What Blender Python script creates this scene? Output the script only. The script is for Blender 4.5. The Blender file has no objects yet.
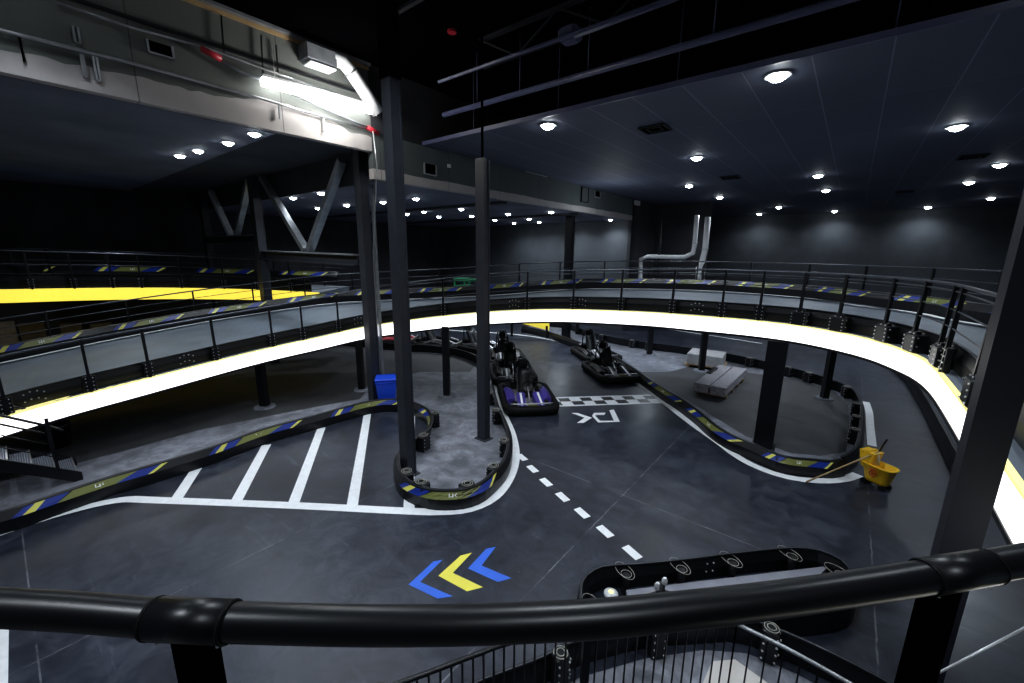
import bpy, math, random
from mathutils import Vector, Matrix
random.seed(4)
C = bpy.context.scene.collection
# ------------------------------------------------------------------ camera model (world: X right along the hall, Y away, Z up)
H = 4.6; F = 415.; CX, CY = 512., 341.5
def nrm(v): return Vector(v).normalized()
Yd = nrm((343, -86, 415.)); Xd = nrm((526, 95, -415.))
Xd = (Xd - Yd * Xd.dot(Yd) * .5).normalized(); Yd = (Yd - Xd * Yd.dot(Xd)).normalized()
Zd = Yd.cross(Xd)
if Zd.y > 0: Zd = -Zd
def ray(x, y):
    c = Vector(((x - CX) / F, (y - CY) / F, 1.)); return Vector((Xd.dot(c), Yd.dot(c), Zd.dot(c)))
EYE = Vector((0, 0, H))
def P(x, y, z=0.):
    r = ray(x, y); return EYE + r * ((z - H) / r.z)
def PX(x, y, X):
    r = ray(x, y); return EYE + r * (X / r.x)
def PY(x, y, Y):
    r = ray(x, y); return EYE + r * (Y / r.y)
def P2(x, y, z=0.):
    v = P(x, y, z); return Vector((v.x, v.y))
cam = bpy.data.cameras.new('camera'); co = bpy.data.objects.new('camera', cam); C.objects.link(co)
cam.lens = F / 1024 * 36; cam.sensor_width = 36; cam.clip_start = .05
m = Matrix((( Xd.x, -Xd.y, -Xd.z), (Yd.x, -Yd.y, -Yd.z), (Zd.x, -Zd.y, -Zd.z)))
co.matrix_world = Matrix.Translation(EYE) @ m.to_4x4()
bpy.context.scene.camera = co

# ------------------------------------------------------------------ materials
M = {}
def mat(name, col, rough=.5, metal=0., emis=0., ecol=None, var=0., scale=4., bump=0., spec=.5):
    m = bpy.data.materials.new(name); m.use_nodes = True; nt = m.node_tree; b = nt.nodes['Principled BSDF']
    b.inputs['Roughness'].default_value = rough; b.inputs['Metallic'].default_value = metal
    b.inputs['Specular IOR Level'].default_value = spec
    b.inputs['Base Color'].default_value = (*col, 1)
    tc = nt.nodes.new('ShaderNodeTexCoord'); nz = nt.nodes.new('ShaderNodeTexNoise'); nz.inputs['Scale'].default_value = scale
    nz.inputs['Detail'].default_value = 5
    nt.links.new(tc.outputs['Object'], nz.inputs['Vector'])
    v = var if var else .06
    r = nt.nodes.new('ShaderNodeValToRGB'); r.color_ramp.elements[0].position = .3; r.color_ramp.elements[1].position = .7
    r.color_ramp.elements[0].color = (*[max(0, c * (1 - v)) for c in col], 1); r.color_ramp.elements[1].color = (*[min(1, c * (1 + v)) for c in col], 1)
    nt.links.new(nz.outputs['Fac'], r.inputs['Fac']); nt.links.new(r.outputs['Color'], b.inputs['Base Color'])
    if bump:
        bp = nt.nodes.new('ShaderNodeBump'); bp.inputs['Strength'].default_value = bump; bp.inputs['Distance'].default_value = .02
        nt.links.new(nz.outputs['Fac'], bp.inputs['Height']); nt.links.new(bp.outputs['Normal'], b.inputs['Normal'])
    if emis:
        b.inputs['Emission Color'].default_value = (*(ecol or col), 1); b.inputs['Emission Strength'].default_value = emis
    M[name] = m; return m
mat('column_dark', (.013, .015, .024), .5)
mat('black_plastic', (.006, .007, .010), .4)
mat('black_steel', (.006, .007, .010), .4)
mat('rail_steel', (.006, .007, .009), .36, spec=.4)
mat('column_paint', (.030, .034, .045), .5, var=.15)
mat('black_rubber', (.006, .006, .007), .7, spec=.25)
mat('thin_rail', (.09, .1, .12), .35, .5)
mat('white_paint', (.86, .89, .93), .5, var=.06, scale=9)
mat('black_paint', (.012, .013, .018), .4)
mat('blue_paint', (.05, .17, .75), .5)
mat('yellow_paint', (.85, .78, .12), .5)
mat('sticker_blue', (.018, .045, .30), .35)
mat('sticker_yellow', (.75, .72, .16), .35)
mat('sticker_olive', (.20, .22, .065), .4)
mat('deck_grey', (.17, .2, .235), .5, var=.16, scale=1.2)
mat('fascia_white', (.9, .9, .88), .5, emis=1.6, ecol=(1, .985, 1))
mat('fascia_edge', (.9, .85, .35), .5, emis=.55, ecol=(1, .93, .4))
mat('fascia_yellow', (.9, .75, .1), .5, emis=.75, ecol=(1, .8, .1))
mat('panel_yellow', (.9, .75, .1), .5, emis=.35, ecol=(1, .8, .1))
mat('lamp_white', (1, 1, 1), .5, emis=40, ecol=(.9, .96, 1))
mat('tube_white', (1, 1, 1), .5, emis=9, ecol=(1, 1, .96))
mat('hoop_grey', (.42, .42, .38), .5)
mat('pvc', (.6, .6, .58), .3)
mat('bolt', (.75, .77, .8), .3, .6)
mat('steel_light', (.28, .30, .33), .4, .4, var=.2)
mat('galv', (.45, .47, .5), .35, .7, var=.2)
mat('purple', (.08, .06, .3), .3)
mat('silver', (.55, .56, .6), .3, .5)
mat('red', (.5, .03, .05), .4)
mat('bucket_yellow', (.9, .56, .03), .4, var=.1)
mat('warn_red', (.55, .08, .03), .5)
mat('wood', (.42, .3, .16), .5)
mat('bin_blue', (.02, .09, .7), .35)
mat('carton', (.5, .5, .52), .6, var=.15)
mat('wrap', (.34, .33, .36), .4, var=.3, scale=12)
mat('beige', (.26, .22, .18), .8, var=.2)
mat('green', (.05, .42, .2), .4)
mat('white_plastic', (.6, .62, .64), .4)
mat('dark', (.001, .001, .001), .95, spec=0.)
mat('duct_white', (.85, .87, .9), .35, var=.08)
mat('blue_pipe', (.10, .11, .2), .4)
mat('mesh_metal', (.4, .43, .5), .4, .5, var=.3, scale=40)
mat('roof_dark', (.010, .012, .02), .9, var=.5, scale=1.)
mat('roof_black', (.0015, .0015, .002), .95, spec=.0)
mat('roof_panel', (.012, .013, .022), .8)
mat('board', (.62, .6, .58), .6)
mat('plank_grey', (.26, .27, .32), .5, var=.15)

def nodes(name):
    m = bpy.data.materials.new(name); m.use_nodes = True; M[name] = m; return m, m.node_tree, m.node_tree.nodes['Principled BSDF']
def math_n(nt, op, a, b=None, c=None):
    n = nt.nodes.new('ShaderNodeMath'); n.operation = op
    for i, v in enumerate((a, b, c)):
        if v is None: continue
        if isinstance(v, (int, float)): n.inputs[i].default_value = v
        else: nt.links.new(v, n.inputs[i])
    return n.outputs[0]
def noise(nt, vec, scale, detail=5, rough=.6, dist=0.):
    n = nt.nodes.new('ShaderNodeTexNoise'); n.inputs['Scale'].default_value = scale; n.inputs['Detail'].default_value = detail
    n.inputs['Roughness'].default_value = rough; n.inputs['Distortion'].default_value = dist
    nt.links.new(vec, n.inputs['Vector']); return n.outputs['Fac']
def ramp(nt, fac, stops):
    r = nt.nodes.new('ShaderNodeValToRGB'); e = r.color_ramp.elements
    while len(e) < len(stops): e.new(.5)
    for i, (p, c) in enumerate(stops):
        e[i].position = p; e[i].color = (*c, 1) if not isinstance(c, (int, float)) else (c, c, c, 1)
    nt.links.new(fac, r.inputs['Fac']); return r.outputs['Color']
def mix(nt, f, a, b, mode='MIX'):
    n = nt.nodes.new('ShaderNodeMix'); n.data_type = 'RGBA'; n.blend_type = mode
    for sock, v in ((n.inputs['Factor'], f), (n.inputs['A'], a), (n.inputs['B'], b)):
        if isinstance(v, (int, float)): sock.default_value = v
        elif isinstance(v, tuple): sock.default_value = (*v, 1)
        else: nt.links.new(v, sock)
    return n.outputs['Result']
def line_mask(nt, co, period, phase, w):
    # 1 on a thin line every `period`
    a = math_n(nt, 'ADD', co, -phase + w / 2); f = math_n(nt, 'FLOORED_MODULO', a, period)
    return math_n(nt, 'LESS_THAN', f, w)
def world_xyz(nt):
    g = nt.nodes.new('ShaderNodeNewGeometry'); s = nt.nodes.new('ShaderNodeSeparateXYZ'); nt.links.new(g.outputs['Position'], s.inputs[0])
    return g.outputs['Position'], s.outputs[0], s.outputs[1], s.outputs[2]
def floor_mat(name, c0, c1, c2, rough0, rough1, joints=True, dust=.5):
    m, nt, b = nodes(name); pos, x, y, z = world_xyz(nt)
    n1 = noise(nt, pos, .35, 6, .65, .6); n2 = noise(nt, pos, 2.2, 8, .7, 1.2); n3 = noise(nt, pos, 14, 4, .6)
    f = math_n(nt, 'ADD', math_n(nt, 'MULTIPLY', n1, .5), math_n(nt, 'MULTIPLY', n2, .5))
    col = ramp(nt, f, [(.40, c0), (.5, c1), (.60, c2)])
    # dusty specks and scuffs
    sp = ramp(nt, n3, [(.70, 0.), (.80, 1.)])
    col = mix(nt, math_n(nt, 'MULTIPLY', sp, dust), col, (.3, .32, .35))
    mp = nt.nodes.new('ShaderNodeMapping'); mp.inputs['Rotation'].default_value = (0, 0, .9); mp.inputs['Scale'].default_value = (.35, 3.2, 1)
    nt.links.new(pos, mp.inputs['Vector']); sc = noise(nt, mp.outputs[0], 1.6, 8, .75, .4)
    scm = ramp(nt, sc, [(.60, 0.), (.72, 1.)]); col = mix(nt, math_n(nt, 'MULTIPLY', scm, .28), col, (.2, .23, .28))
    wv = nt.nodes.new('ShaderNodeTexWave'); wv.wave_type = 'RINGS'; wv.inputs['Scale'].default_value = .22; wv.inputs['Distortion'].default_value = 5.; wv.inputs['Detail'].default_value = 3; nt.links.new(pos, wv.inputs['Vector'])
    arc = math_n(nt, 'MULTIPLY', ramp(nt, wv.outputs['Fac'], [(.90, 0.), (.98, 1.)]), ramp(nt, noise(nt, pos, .5, 3), [(.5, 0.), (.62, 1.)]))
    col = mix(nt, math_n(nt, 'MULTIPLY', arc, .35), col, (.012, .013, .018))
    if joints:
        wob = math_n(nt, 'ADD', x, math_n(nt, 'MULTIPLY', noise(nt, pos, 5., 2), .03))
        j = math_n(nt, 'MAXIMUM', line_mask(nt, wob, 3.72, .88, .02), line_mask(nt, y, 7.4, 7.03, .016))
        br = ramp(nt, noise(nt, pos, 1.4, 6, .7), [(.42, 0.), (.62, 1.)])
        col = mix(nt, math_n(nt, 'MULTIPLY', math_n(nt, 'MULTIPLY', j, br), .4), col, (.42, .44, .48))
    nt.links.new(col, b.inputs['Base Color'])
    rr = ramp(nt, n2, [(.3, rough0), (.7, rough1)]); nt.links.new(rr, b.inputs['Roughness'])
    bp = nt.nodes.new('ShaderNodeBump'); bp.inputs['Strength'].default_value = .12; bp.inputs['Distance'].default_value = .01
    nt.links.new(n2, bp.inputs['Height']); nt.links.new(bp.outputs['Normal'], b.inputs['Normal'])
    return m
floor_mat('track_floor', (.014, .017, .027), (.028, .034, .052), (.055, .064, .088), .3, .5)
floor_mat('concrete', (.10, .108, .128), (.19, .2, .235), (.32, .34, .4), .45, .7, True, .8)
floor_mat('dark_and_shaded_concrete', (.045, .047, .052), (.065, .067, .073), (.09, .093, .1), .5, .75, False, .5)  # dark concrete, also the shade painted in under the elevated track
# tiled suspended ceiling
m, nt, b = nodes('ceiling_tiles'); pos, x, y, z = world_xyz(nt)
j = math_n(nt, 'MAXIMUM', line_mask(nt, x, .97, .02, .022), math_n(nt, 'MULTIPLY', line_mask(nt, y, 2.9, 8.45, .03), .35))
n1 = noise(nt, pos, .4, 4); cell = nt.nodes.new('ShaderNodeTexWhiteNoise'); cell.noise_dimensions = '2D'
cm = nt.nodes.new('ShaderNodeCombineXYZ'); nt.links.new(math_n(nt, 'FLOOR', math_n(nt, 'DIVIDE', math_n(nt, 'ADD', x, -.02), .97)), cm.inputs[0]); nt.links.new(math_n(nt, 'FLOOR', math_n(nt, 'DIVIDE', math_n(nt, 'ADD', y, -8.45), 2.9)), cm.inputs[1])
nt.links.new(cm.outputs[0], cell.inputs['Vector'])
col = mix(nt, cell.outputs['Value'], (.10, .115, .18), (.13, .145, .21))
col = mix(nt, math_n(nt, 'MULTIPLY', n1, .6), col, (.11, .125, .16))
col = mix(nt, math_n(nt, 'MULTIPLY', j, .7), col, (.28, .3, .42))
nt.links.new(col, b.inputs['Base Color']); b.inputs['Roughness'].default_value = .7
mat('ceiling_left', (.16, .18, .25), .8, var=.25, scale=.5)
mat('ceiling_mid', (.06, .07, .09), .8, var=.3, scale=.6)
mat('wall_dark', (.028, .031, .037), .75, var=.25, scale=.8)
mat('wall_grey', (.066, .075, .088), .7, var=.15, scale=1.2)
mat('wall_black', (.035, .037, .045), .8, var=.3, scale=1.)
# bulkhead wall: grey paint above, bare pale plaster with a ragged upper edge along the bottom
def bulk(name, zb, band, paint, amp):
    m, nt, b = nodes(name); pos, x, y, z = world_xyz(nt)
    n = noise(nt, pos, .55, 3, .6); n2 = noise(nt, pos, 2.5, 5, .6)
    edge = math_n(nt, 'ADD', math_n(nt, 'MULTIPLY', math_n(nt, 'ADD', n, -.5), amp), zb + band)
    k = math_n(nt, 'LESS_THAN', z, edge)
    base = mix(nt, n2, paint, tuple(c * 1.35 for c in paint)); pale = mix(nt, n2, (.38, .36, .36), (.5, .48, .48))
    col = mix(nt, k, base, pale)
    seam = line_mask(nt, y, 2.44, 4.55, .02); col = mix(nt, math_n(nt, 'MULTIPLY', seam, .6), col, (.02, .02, .02))
    nt.links.new(col, b.inputs['Base Color']); b.inputs['Roughness'].default_value = .7
bulk('bulkhead_paint', 7.12, .42, (.12, .13, .125), .9); bulk('bulkhead_far', 6.45, .26, (.08, .095, .1), .12)

# ------------------------------------------------------------------ mesh builder
def wloc(o):
    v = Vector((0, 0, 0))
    while o: v += o.location; o = o.parent
    return v
class MB:
    def __init__(s): s.v = []; s.f = []; s.mi = []; s.k = 0; s.sm = []
    def add(s, vs, fs, smooth=False):
        o = len(s.v); s.v += [Vector(v) for v in vs]
        for f in fs: s.f.append([o + i for i in f]); s.mi.append(s.k); s.sm.append(smooth)
        return s
    def m(s, k): s.k = k; return s
    def box(s, c, d, rz=0., tilt=None):
        c = Vector(c); R = Matrix.Rotation(rz, 3, 'Z')
        if tilt: R = R @ Matrix.Rotation(tilt, 3, 'Y')
        vs = [c + R @ Vector((sx * d[0] / 2, sy * d[1] / 2, sz * d[2] / 2)) for sx in (-1, 1) for sy in (-1, 1) for sz in (-1, 1)]
        return s.add(vs, [(0, 1, 3, 2), (4, 6, 7, 5), (0, 4, 5, 1), (2, 3, 7, 6), (0, 2, 6, 4), (1, 5, 7, 3)])
    def bbox(s, c, d, bv=.02, rz=0.):      # box with chamfered vertical and top edges
        x, y, z = d[0] / 2, d[1] / 2, d[2] / 2; R = Matrix.Rotation(rz, 3, 'Z'); c = Vector(c); rings = []
        for zz, i in ((-z, bv), (-z + bv, 0), (z - bv, 0), (z, bv)):
            X, Y = x - i, y - i; b = bv
            rings.append([c + R @ Vector((px, py, zz)) for px, py in ((X, -Y + b), (X, Y - b), (X - b, Y), (-X + b, Y), (-X, Y - b), (-X, -Y + b), (-X + b, -Y), (X - b, -Y))])
        vs = sum(rings, []); fs = [tuple(range(7, -1, -1)), tuple(range(24, 32))]
        for r in range(3):
            for i in range(8): fs.append((r * 8 + i, r * 8 + (i + 1) % 8, r * 8 + 8 + (i + 1) % 8, r * 8 + 8 + i))
        return s.add(vs, fs)
    def bar(s, p, q, w, h=None, up=(0, 0, 1)):
        p, q = Vector(p), Vector(q); h = h or w; d = (q - p).normalized(); u = Vector(up)
        if abs(d.dot(u)) > .98: u = Vector((0, 1, 0)) if abs(d.y) < .9 else Vector((1, 0, 0))
        r = d.cross(u).normalized(); u = r.cross(d)
        vs = [a + r * (i * w / 2) + u * (j * h / 2) for a in (p, q) for i, j in ((-1, -1), (1, -1), (1, 1), (-1, 1))]
        return s.add(vs, [(3, 2, 1, 0), (4, 5, 6, 7), (0, 1, 5, 4), (1, 2, 6, 5), (2, 3, 7, 6), (3, 0, 4, 7)])
    def tube(s, pts, r, n=10, closed=False, radii=None):
        pts = [Vector(p) for p in pts]; N = len(pts); vs = []; prev = None
        for i, p in enumerate(pts):
            a = pts[i - 1] if (i > 0 or closed) else p; b = pts[(i + 1) % N] if (i < N - 1 or closed) else p
            d = (b - a).normalized()
            if prev is None:
                u = Vector((0, 0, 1)) if abs(d.z) < .9 else Vector((1, 0, 0)); u = (u - d * u.dot(d)).normalized()
            else: u = (prev - d * prev.dot(d)).normalized()
            prev = u; w = d.cross(u); rr = radii[i] if radii else r
            vs += [p + (u * math.cos(2 * math.pi * k / n) + w * math.sin(2 * math.pi * k / n)) * rr for k in range(n)]
        fs = []
        for i in range(N if closed else N - 1):
            j = (i + 1) % N
            for k in range(n): fs.append((i * n + k, i * n + (k + 1) % n, j * n + (k + 1) % n, j * n + k))
        s.add(vs, fs, True)
        if not closed:
            o = len(s.v) - len(vs)
            for f in (tuple(range(n - 1, -1, -1)), tuple((N - 1) * n + k for k in range(n))): s.f.append([o + i for i in f]); s.mi.append(s.k); s.sm.append(False)
        return s
    def ring(s, c, r, t, nrmv=(0, 0, 1), sx=1., n=20, m_=6):
        c = Vector(c); w = Vector(nrmv).normalized(); u = Vector((1, 0, 0)) if abs(w.x) < .9 else Vector((0, 1, 0)); u = (u - w * u.dot(w)).normalized(); v = w.cross(u)
        return s.tube([c + u * (r * math.cos(2 * math.pi * i / n)) + v * (r * sx * math.sin(2 * math.pi * i / n)) for i in range(n)], t, m_, True)
    def lathe(s, c, prof, n=16, ax=(0, 0, 1), sx=1.):
        c = Vector(c); w = Vector(ax).normalized(); u = Vector((1, 0, 0)) if abs(w.x) < .9 else Vector((0, 1, 0)); u = (u - w * u.dot(w)).normalized(); v = w.cross(u); vs = []
        for r, z in prof: vs += [c + w * z + u * (r * math.cos(2 * math.pi * k / n)) + v * (r * sx * math.sin(2 * math.pi * k / n)) for k in range(n)]
        fs = [(i * n + k, i * n + (k + 1) % n, (i + 1) * n + (k + 1) % n, (i + 1) * n + k) for i in range(len(prof) - 1) for k in range(n)]
        s.add(vs, fs, len(prof) > 4); o = len(s.v) - len(vs)
        for f in (tuple(range(n - 1, -1, -1)), tuple((len(prof) - 1) * n + k for k in range(n))): s.f.append([o + i for i in f]); s.mi.append(s.k); s.sm.append(False)
        return s
    def prism(s, poly, z0, z1):
        n = len(poly); vs = [(p[0], p[1], z0) for p in poly] + [(p[0], p[1], z1) for p in poly]
        fs = [tuple(range(n - 1, -1, -1)), tuple(range(n, 2 * n))] + [(i, (i + 1) % n, n + (i + 1) % n, n + i) for i in range(n)]
        return s.add(vs, fs)
    def sweep(s, rows, closed_prof=True, cap=True, smooth=False):   # rows: list of cross sections (lists of points)
        n = len(rows[0]); vs = [p for r in rows for p in r]; fs = []
        for i in range(len(rows) - 1):
            for k in range(n if closed_prof else n - 1):
                j = (k + 1) % n; fs.append((i * n + k, i * n + j, (i + 1) * n + j, (i + 1) * n + k))
        if cap and closed_prof: fs += [tuple(range(n - 1, -1, -1)), tuple((len(rows) - 1) * n + k for k in range(n))]
        return s.add(vs, fs, smooth)
    def build(s, name, mats, parent=None, world=True):
        if isinstance(mats, str): mats = [mats]
        me = bpy.data.meshes.new(name); o = bpy.data.objects.new(name, me); C.objects.link(o)
        off = Vector((0, 0, 0))
        if parent is not None:
            o.parent = parent
            if world: off = wloc(parent)
        else:
            xs = [v.x for v in s.v]; ys = [v.y for v in s.v]; zs = [v.z for v in s.v]
            off = Vector(((min(xs) + max(xs)) / 2, (min(ys) + max(ys)) / 2, min(zs))); o.location = off
        me.from_pydata([v - off for v in s.v], [], s.f)
        for mm in mats: me.materials.append(M[mm])
        for p, k, sm in zip(me.polygons, s.mi, s.sm): p.material_index = k; p.use_smooth = sm
        me.update(); return o
def tag(o, label=None, cat=None, group=None, kind=None):
    if label: o['label'] = label
    if cat: o['category'] = cat
    if group: o['group'] = group
    if kind: o['kind'] = kind
    return o
def thing(name, label, cat, loc=(0, 0, 0), rz=0., group=None):
    o = bpy.data.objects.new(name, None); C.objects.link(o); o.location = loc; o.rotation_euler = (0, 0, rz); o.empty_display_size = .2
    return tag(o, label, cat, group)
KIDS = {}
def kids(o): return [c for c in bpy.data.objects if c.parent == o]
def dup(o, parent=None, loc=None, rz=None, label=None):
    c = o.copy(); C.objects.link(c)
    if parent: c.parent = parent
    if loc is not None: c.location = loc
    if rz is not None: c.rotation_euler = (0, 0, rz)
    if label: c['label'] = label
    for k in kids(o): dup(k, c)
    return c
def spline(pts, step=.2, closed=False):
    pts = [Vector(p) for p in pts]; n = len(pts); out = []
    rng = range(n) if closed else range(n - 1)
    for i in rng:
        p0 = pts[(i - 1) % n] if (i > 0 or closed) else pts[0] * 2 - pts[1]; p1 = pts[i]; p2 = pts[(i + 1) % n]
        p3 = pts[(i + 2) % n] if (i < n - 2 or closed) else pts[-1] * 2 - pts[-2]
        k = max(1, int((p2 - p1).length / step))
        for j in range(k):
            t = j / k
            out.append(.5 * ((2 * p1) + (p2 - p0) * t + (2 * p0 - 5 * p1 + 4 * p2 - p3) * t * t + (3 * p1 - p0 - 3 * p2 + p3) * t ** 3))
    if not closed: out.append(pts[-1])
    return out
def resample(pts, step):
    L = [0]
    for a, b in zip(pts, pts[1:]): L.append(L[-1] + (b - a).length)
    n = max(1, round(L[-1] / step)); out = []; j = 0
    for i in range(n + 1):
        s = L[-1] * i / n
        while j < len(L) - 2 and L[j + 1] < s: j += 1
        t = (s - L[j]) / max(1e-9, L[j + 1] - L[j]); out.append(pts[j].lerp(pts[j + 1], min(1, max(0, t))))
    return out
def v3(p, z=0.): return Vector((p[0], p[1], z))
def side(pts, i):    # unit left normal in plan
    a = pts[max(0, i - 1)]; b = pts[min(len(pts) - 1, i + 1)]; d = Vector((b.x - a.x, b.y - a.y)).normalized(); return Vector((-d.y, d.x, 0))

# ------------------------------------------------------------------ SETTING
def plane(name, poly, mt, z=None):
    return tag(MB().add(poly, [tuple(range(len(poly)))]).build(name, mt), kind='structure')
fl = MB().prism([(-27, -7), (12, -7), (12, 39), (-27, 39)], -.12, 0).build('floor', 'track_floor'); tag(fl, kind='structure')
def paint(name, poly, mt, z=.004, label=None):
    o = MB().add([v3(p, z) for p in poly], [tuple(range(len(poly)))]).build(name, mt, fl)
    if label: o['label'] = label
    return o
def stroke(name, pts, w, mt='white_paint', z=.006, label=None, step=.15):
    pts = spline([v3(p) for p in pts], step); mb = MB()
    L = [p + side(pts, i) * w / 2 + Vector((0, 0, z)) for i, p in enumerate(pts)]; R_ = [p - side(pts, i) * w / 2 + Vector((0, 0, z)) for i, p in enumerate(pts)]
    mb.sweep([[a, b] for a, b in zip(L, R_)], closed_prof=False, cap=False); o = mb.build(name, mt, fl)
    if label: o['label'] = label
    return o
# walls
X0, X1, Y0, Y1 = -26., 12., -7., 38.6
plane('wall_back_right', [(-10.2, 38.5, 0), (12, 38.5, 0), (12, 38.5, 9.2), (-10.2, 38.5, 9.2)], 'wall_grey')
plane('wall_right', [(11.9, 38.5, 0), (11.9, -7, 0), (11.9, -7, 9.2), (11.9, 38.5, 9.2)], 'wall_dark')
plane('wall_back_left', [(-26, 23.5, 0), (-10.4, 23.5, 0), (-10.4, 23.5, 6.47), (-26, 23.5, 6.47)], 'wall_grey')
plane('wall_left', [(-25.95, -7, 0), (-25.95, 23.5, 0), (-25.95, 23.5, 9.2), (-25.95, -7, 9.2)], 'wall_black')
plane('wall_front', [(-26, -6.9, 0), (-26, -6.9, 9.2), (12, -6.9, 9.2), (12, -6.9, 0)], 'wall_black')
# dark recess between the two back walls
tag(MB().box((-10.3, 31, 4.6), (.2, 15, 9.2)).build('wall_recess', 'wall_black'), kind='structure')
tag(MB().box((-8.6, 27.5, 3.8), (3.2, .3, 7.6)).build('wall_recess_back', 'wall_black'), kind='structure')
# bulkhead wall over the opening on the left
jy = 6.75
tag(MB().box((-10.3, (-7 + jy) / 2, 8.125), (.2, 7 + jy, 1.99)).build('wall_bulkhead', 'bulkhead_paint'), kind='structure')
tag(MB().box((-10.3, (jy + 23.7) / 2, 6.46 + .57), (.2, 23.7 - jy, 1.14)).build('wall_bulkhead_far', 'bulkhead_far'), kind='structure')
tag(MB().box((-10.3, (jy + 23.7) / 2, 8.4), (.22, 23.7 - jy, 1.58)).build('wall_bulkhead_upper', 'wall_black'), kind='structure')
# ceilings
tag(MB().prism([(-10.2, 8.45), (12, 8.45), (12, 38.6), (-10.2, 38.6)], 7.6, 7.66).build('ceiling', 'ceiling_tiles'), kind='structure')
tag(MB().prism([(-26, -7), (-10.4, -7), (-10.4, 4.45), (-26, 4.45)], 7.12, 7.2).build('ceiling_left_near', 'ceiling_left'), kind='structure')
tag(MB().prism([(-26, 7.0), (-10.4, 7.0), (-10.4, 23.6), (-26, 23.6)], 6.46, 6.56).build('ceiling_left_far', 'ceiling_left'), kind='structure')
tag(MB().box((-18.2, 7.0, 6.9), (15.6, .06, .9)).build('ceiling_step', 'wall_black'), kind='structure')
tag(MB().prism([(-26, 4.45), (-10.4, 4.45), (-10.4, 7.0), (-26, 7.0)], 7.3, 7.4).build('ceiling_left_middle', 'ceiling_mid'), kind='structure')
tag(MB().bar((-10.17, -6, 9.06), (-10.17, jy, 9.06), .05, .07).build('trim_4', 'wood'), kind='structure')
tag(MB().bar((-10.15, -6, 8.43), (-10.15, jy, 8.43), .08, .04).build('trim_5', 'black_steel'), kind='structure')
tag(MB().prism([(-10.4, -7), (12, -7), (12, 38.6), (-10.4, 38.6)], 9.2, 9.3).build('ceiling_roof_deck', 'roof_black'), kind='structure')
tag(MB().bar((-10.2, 8.43, 7.64), (12, 8.43, 7.64), .05, .1).build('trim_ceiling_edge', 'blue_pipe'), kind='structure')
# beams under the left ceiling
for i, (y, ) in enumerate([(12.5,), (18.,)]):
    tag(MB().box((-18.2, y, 6.42), (15.4, .3, .08)).build('trim_%d' % (i + 1), 'wall_dark'), kind='structure')
tag(MB().bar((-10.12, -6, 9.13), (-10.12, jy, 9.13), .14, .06).build('trim_3', 'steel_light'), kind='structure')

# ------------------------------------------------------------------ floor finishes (bare concrete inside the islands; under the ramp its shadow is painted in)
def top(pts, z=.36): return [P2(x, y, z) for x, y in pts]
def cpatch(name, poly, mt='concrete'):
    tag(MB().add([v3(p, .002) for p in poly], [tuple(range(len(poly)))]).build(name, mt), kind='structure')
B1 = top([(0, 513), (53, 496), (105, 479), (140, 469), (175, 459), (220, 445), (265, 429), (315, 416), (340, 409), (365, 402.5), (388, 399.5), (410, 402), (425, 409), (430, 417), (427, 428), (413, 438), (400, 447), (396, 455), (396, 466), (401, 477), (410, 484), (427, 490), (445, 491.5), (465, 490), (480, 485), (492, 476), (505, 462), (510, 447), (510, 432), (505, 417), (497, 400), (491, 378), (487, 365), (477, 355), (455, 348), (430, 345), (405, 344), (370, 341), (335, 338)])
B1 = [Vector((-10.6, -2.6)), Vector((-10.55, -1.6))] + B1 + [Vector((-21.5, 9.5)), Vector((-23, 8.5))]
B2 = top([(845, 460), (832, 462), (820, 461), (787, 457.5), (770, 452), (747, 442), (732, 436), (715, 426), (698, 412), (680, 399), (666, 390.5), (654, 382.5), (640, 373), (620, 360), (600, 349.5), (570, 339), (545, 331), (522, 326)])
B2e = top([(535, 319.5), (567, 323), (583, 329), (610, 336), (645, 341.7), (688, 347), (727, 353), (762, 360), (787, 366), (810, 372), (835, 380), (852, 387), (861, 397), (864, 410), (863, 428), (859, 447), (845, 458)])
cpatch('floor_island', spline([v3(p) for p in B1[2:]] + [v3((-25.9, 7)), v3((-25.9, -6)), v3((-10.7, -6))], .5))
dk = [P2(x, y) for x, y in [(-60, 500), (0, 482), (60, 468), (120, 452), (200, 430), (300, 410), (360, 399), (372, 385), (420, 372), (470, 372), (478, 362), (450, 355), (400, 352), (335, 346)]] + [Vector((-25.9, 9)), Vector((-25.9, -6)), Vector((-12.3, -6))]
tag(MB().add([v3(p, .0035) for p in dk], [tuple(range(len(dk)))]).build('floor_track_shadow', 'dark_and_shaded_concrete'), kind='structure')  # dark sheet painting the ramp's cast shadow onto the concrete
cpatch('floor_island_right', spline([v3(p) for p in B2 + B2e], .5), 'concrete')
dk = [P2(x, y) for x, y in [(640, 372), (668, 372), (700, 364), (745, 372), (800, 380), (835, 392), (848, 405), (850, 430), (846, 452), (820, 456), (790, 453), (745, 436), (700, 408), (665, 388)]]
tag(MB().add([v3(p, .0035) for p in dk], [tuple(range(len(dk)))]).build('floor_island_centre', 'dark_and_shaded_concrete'), kind='structure')

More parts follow.
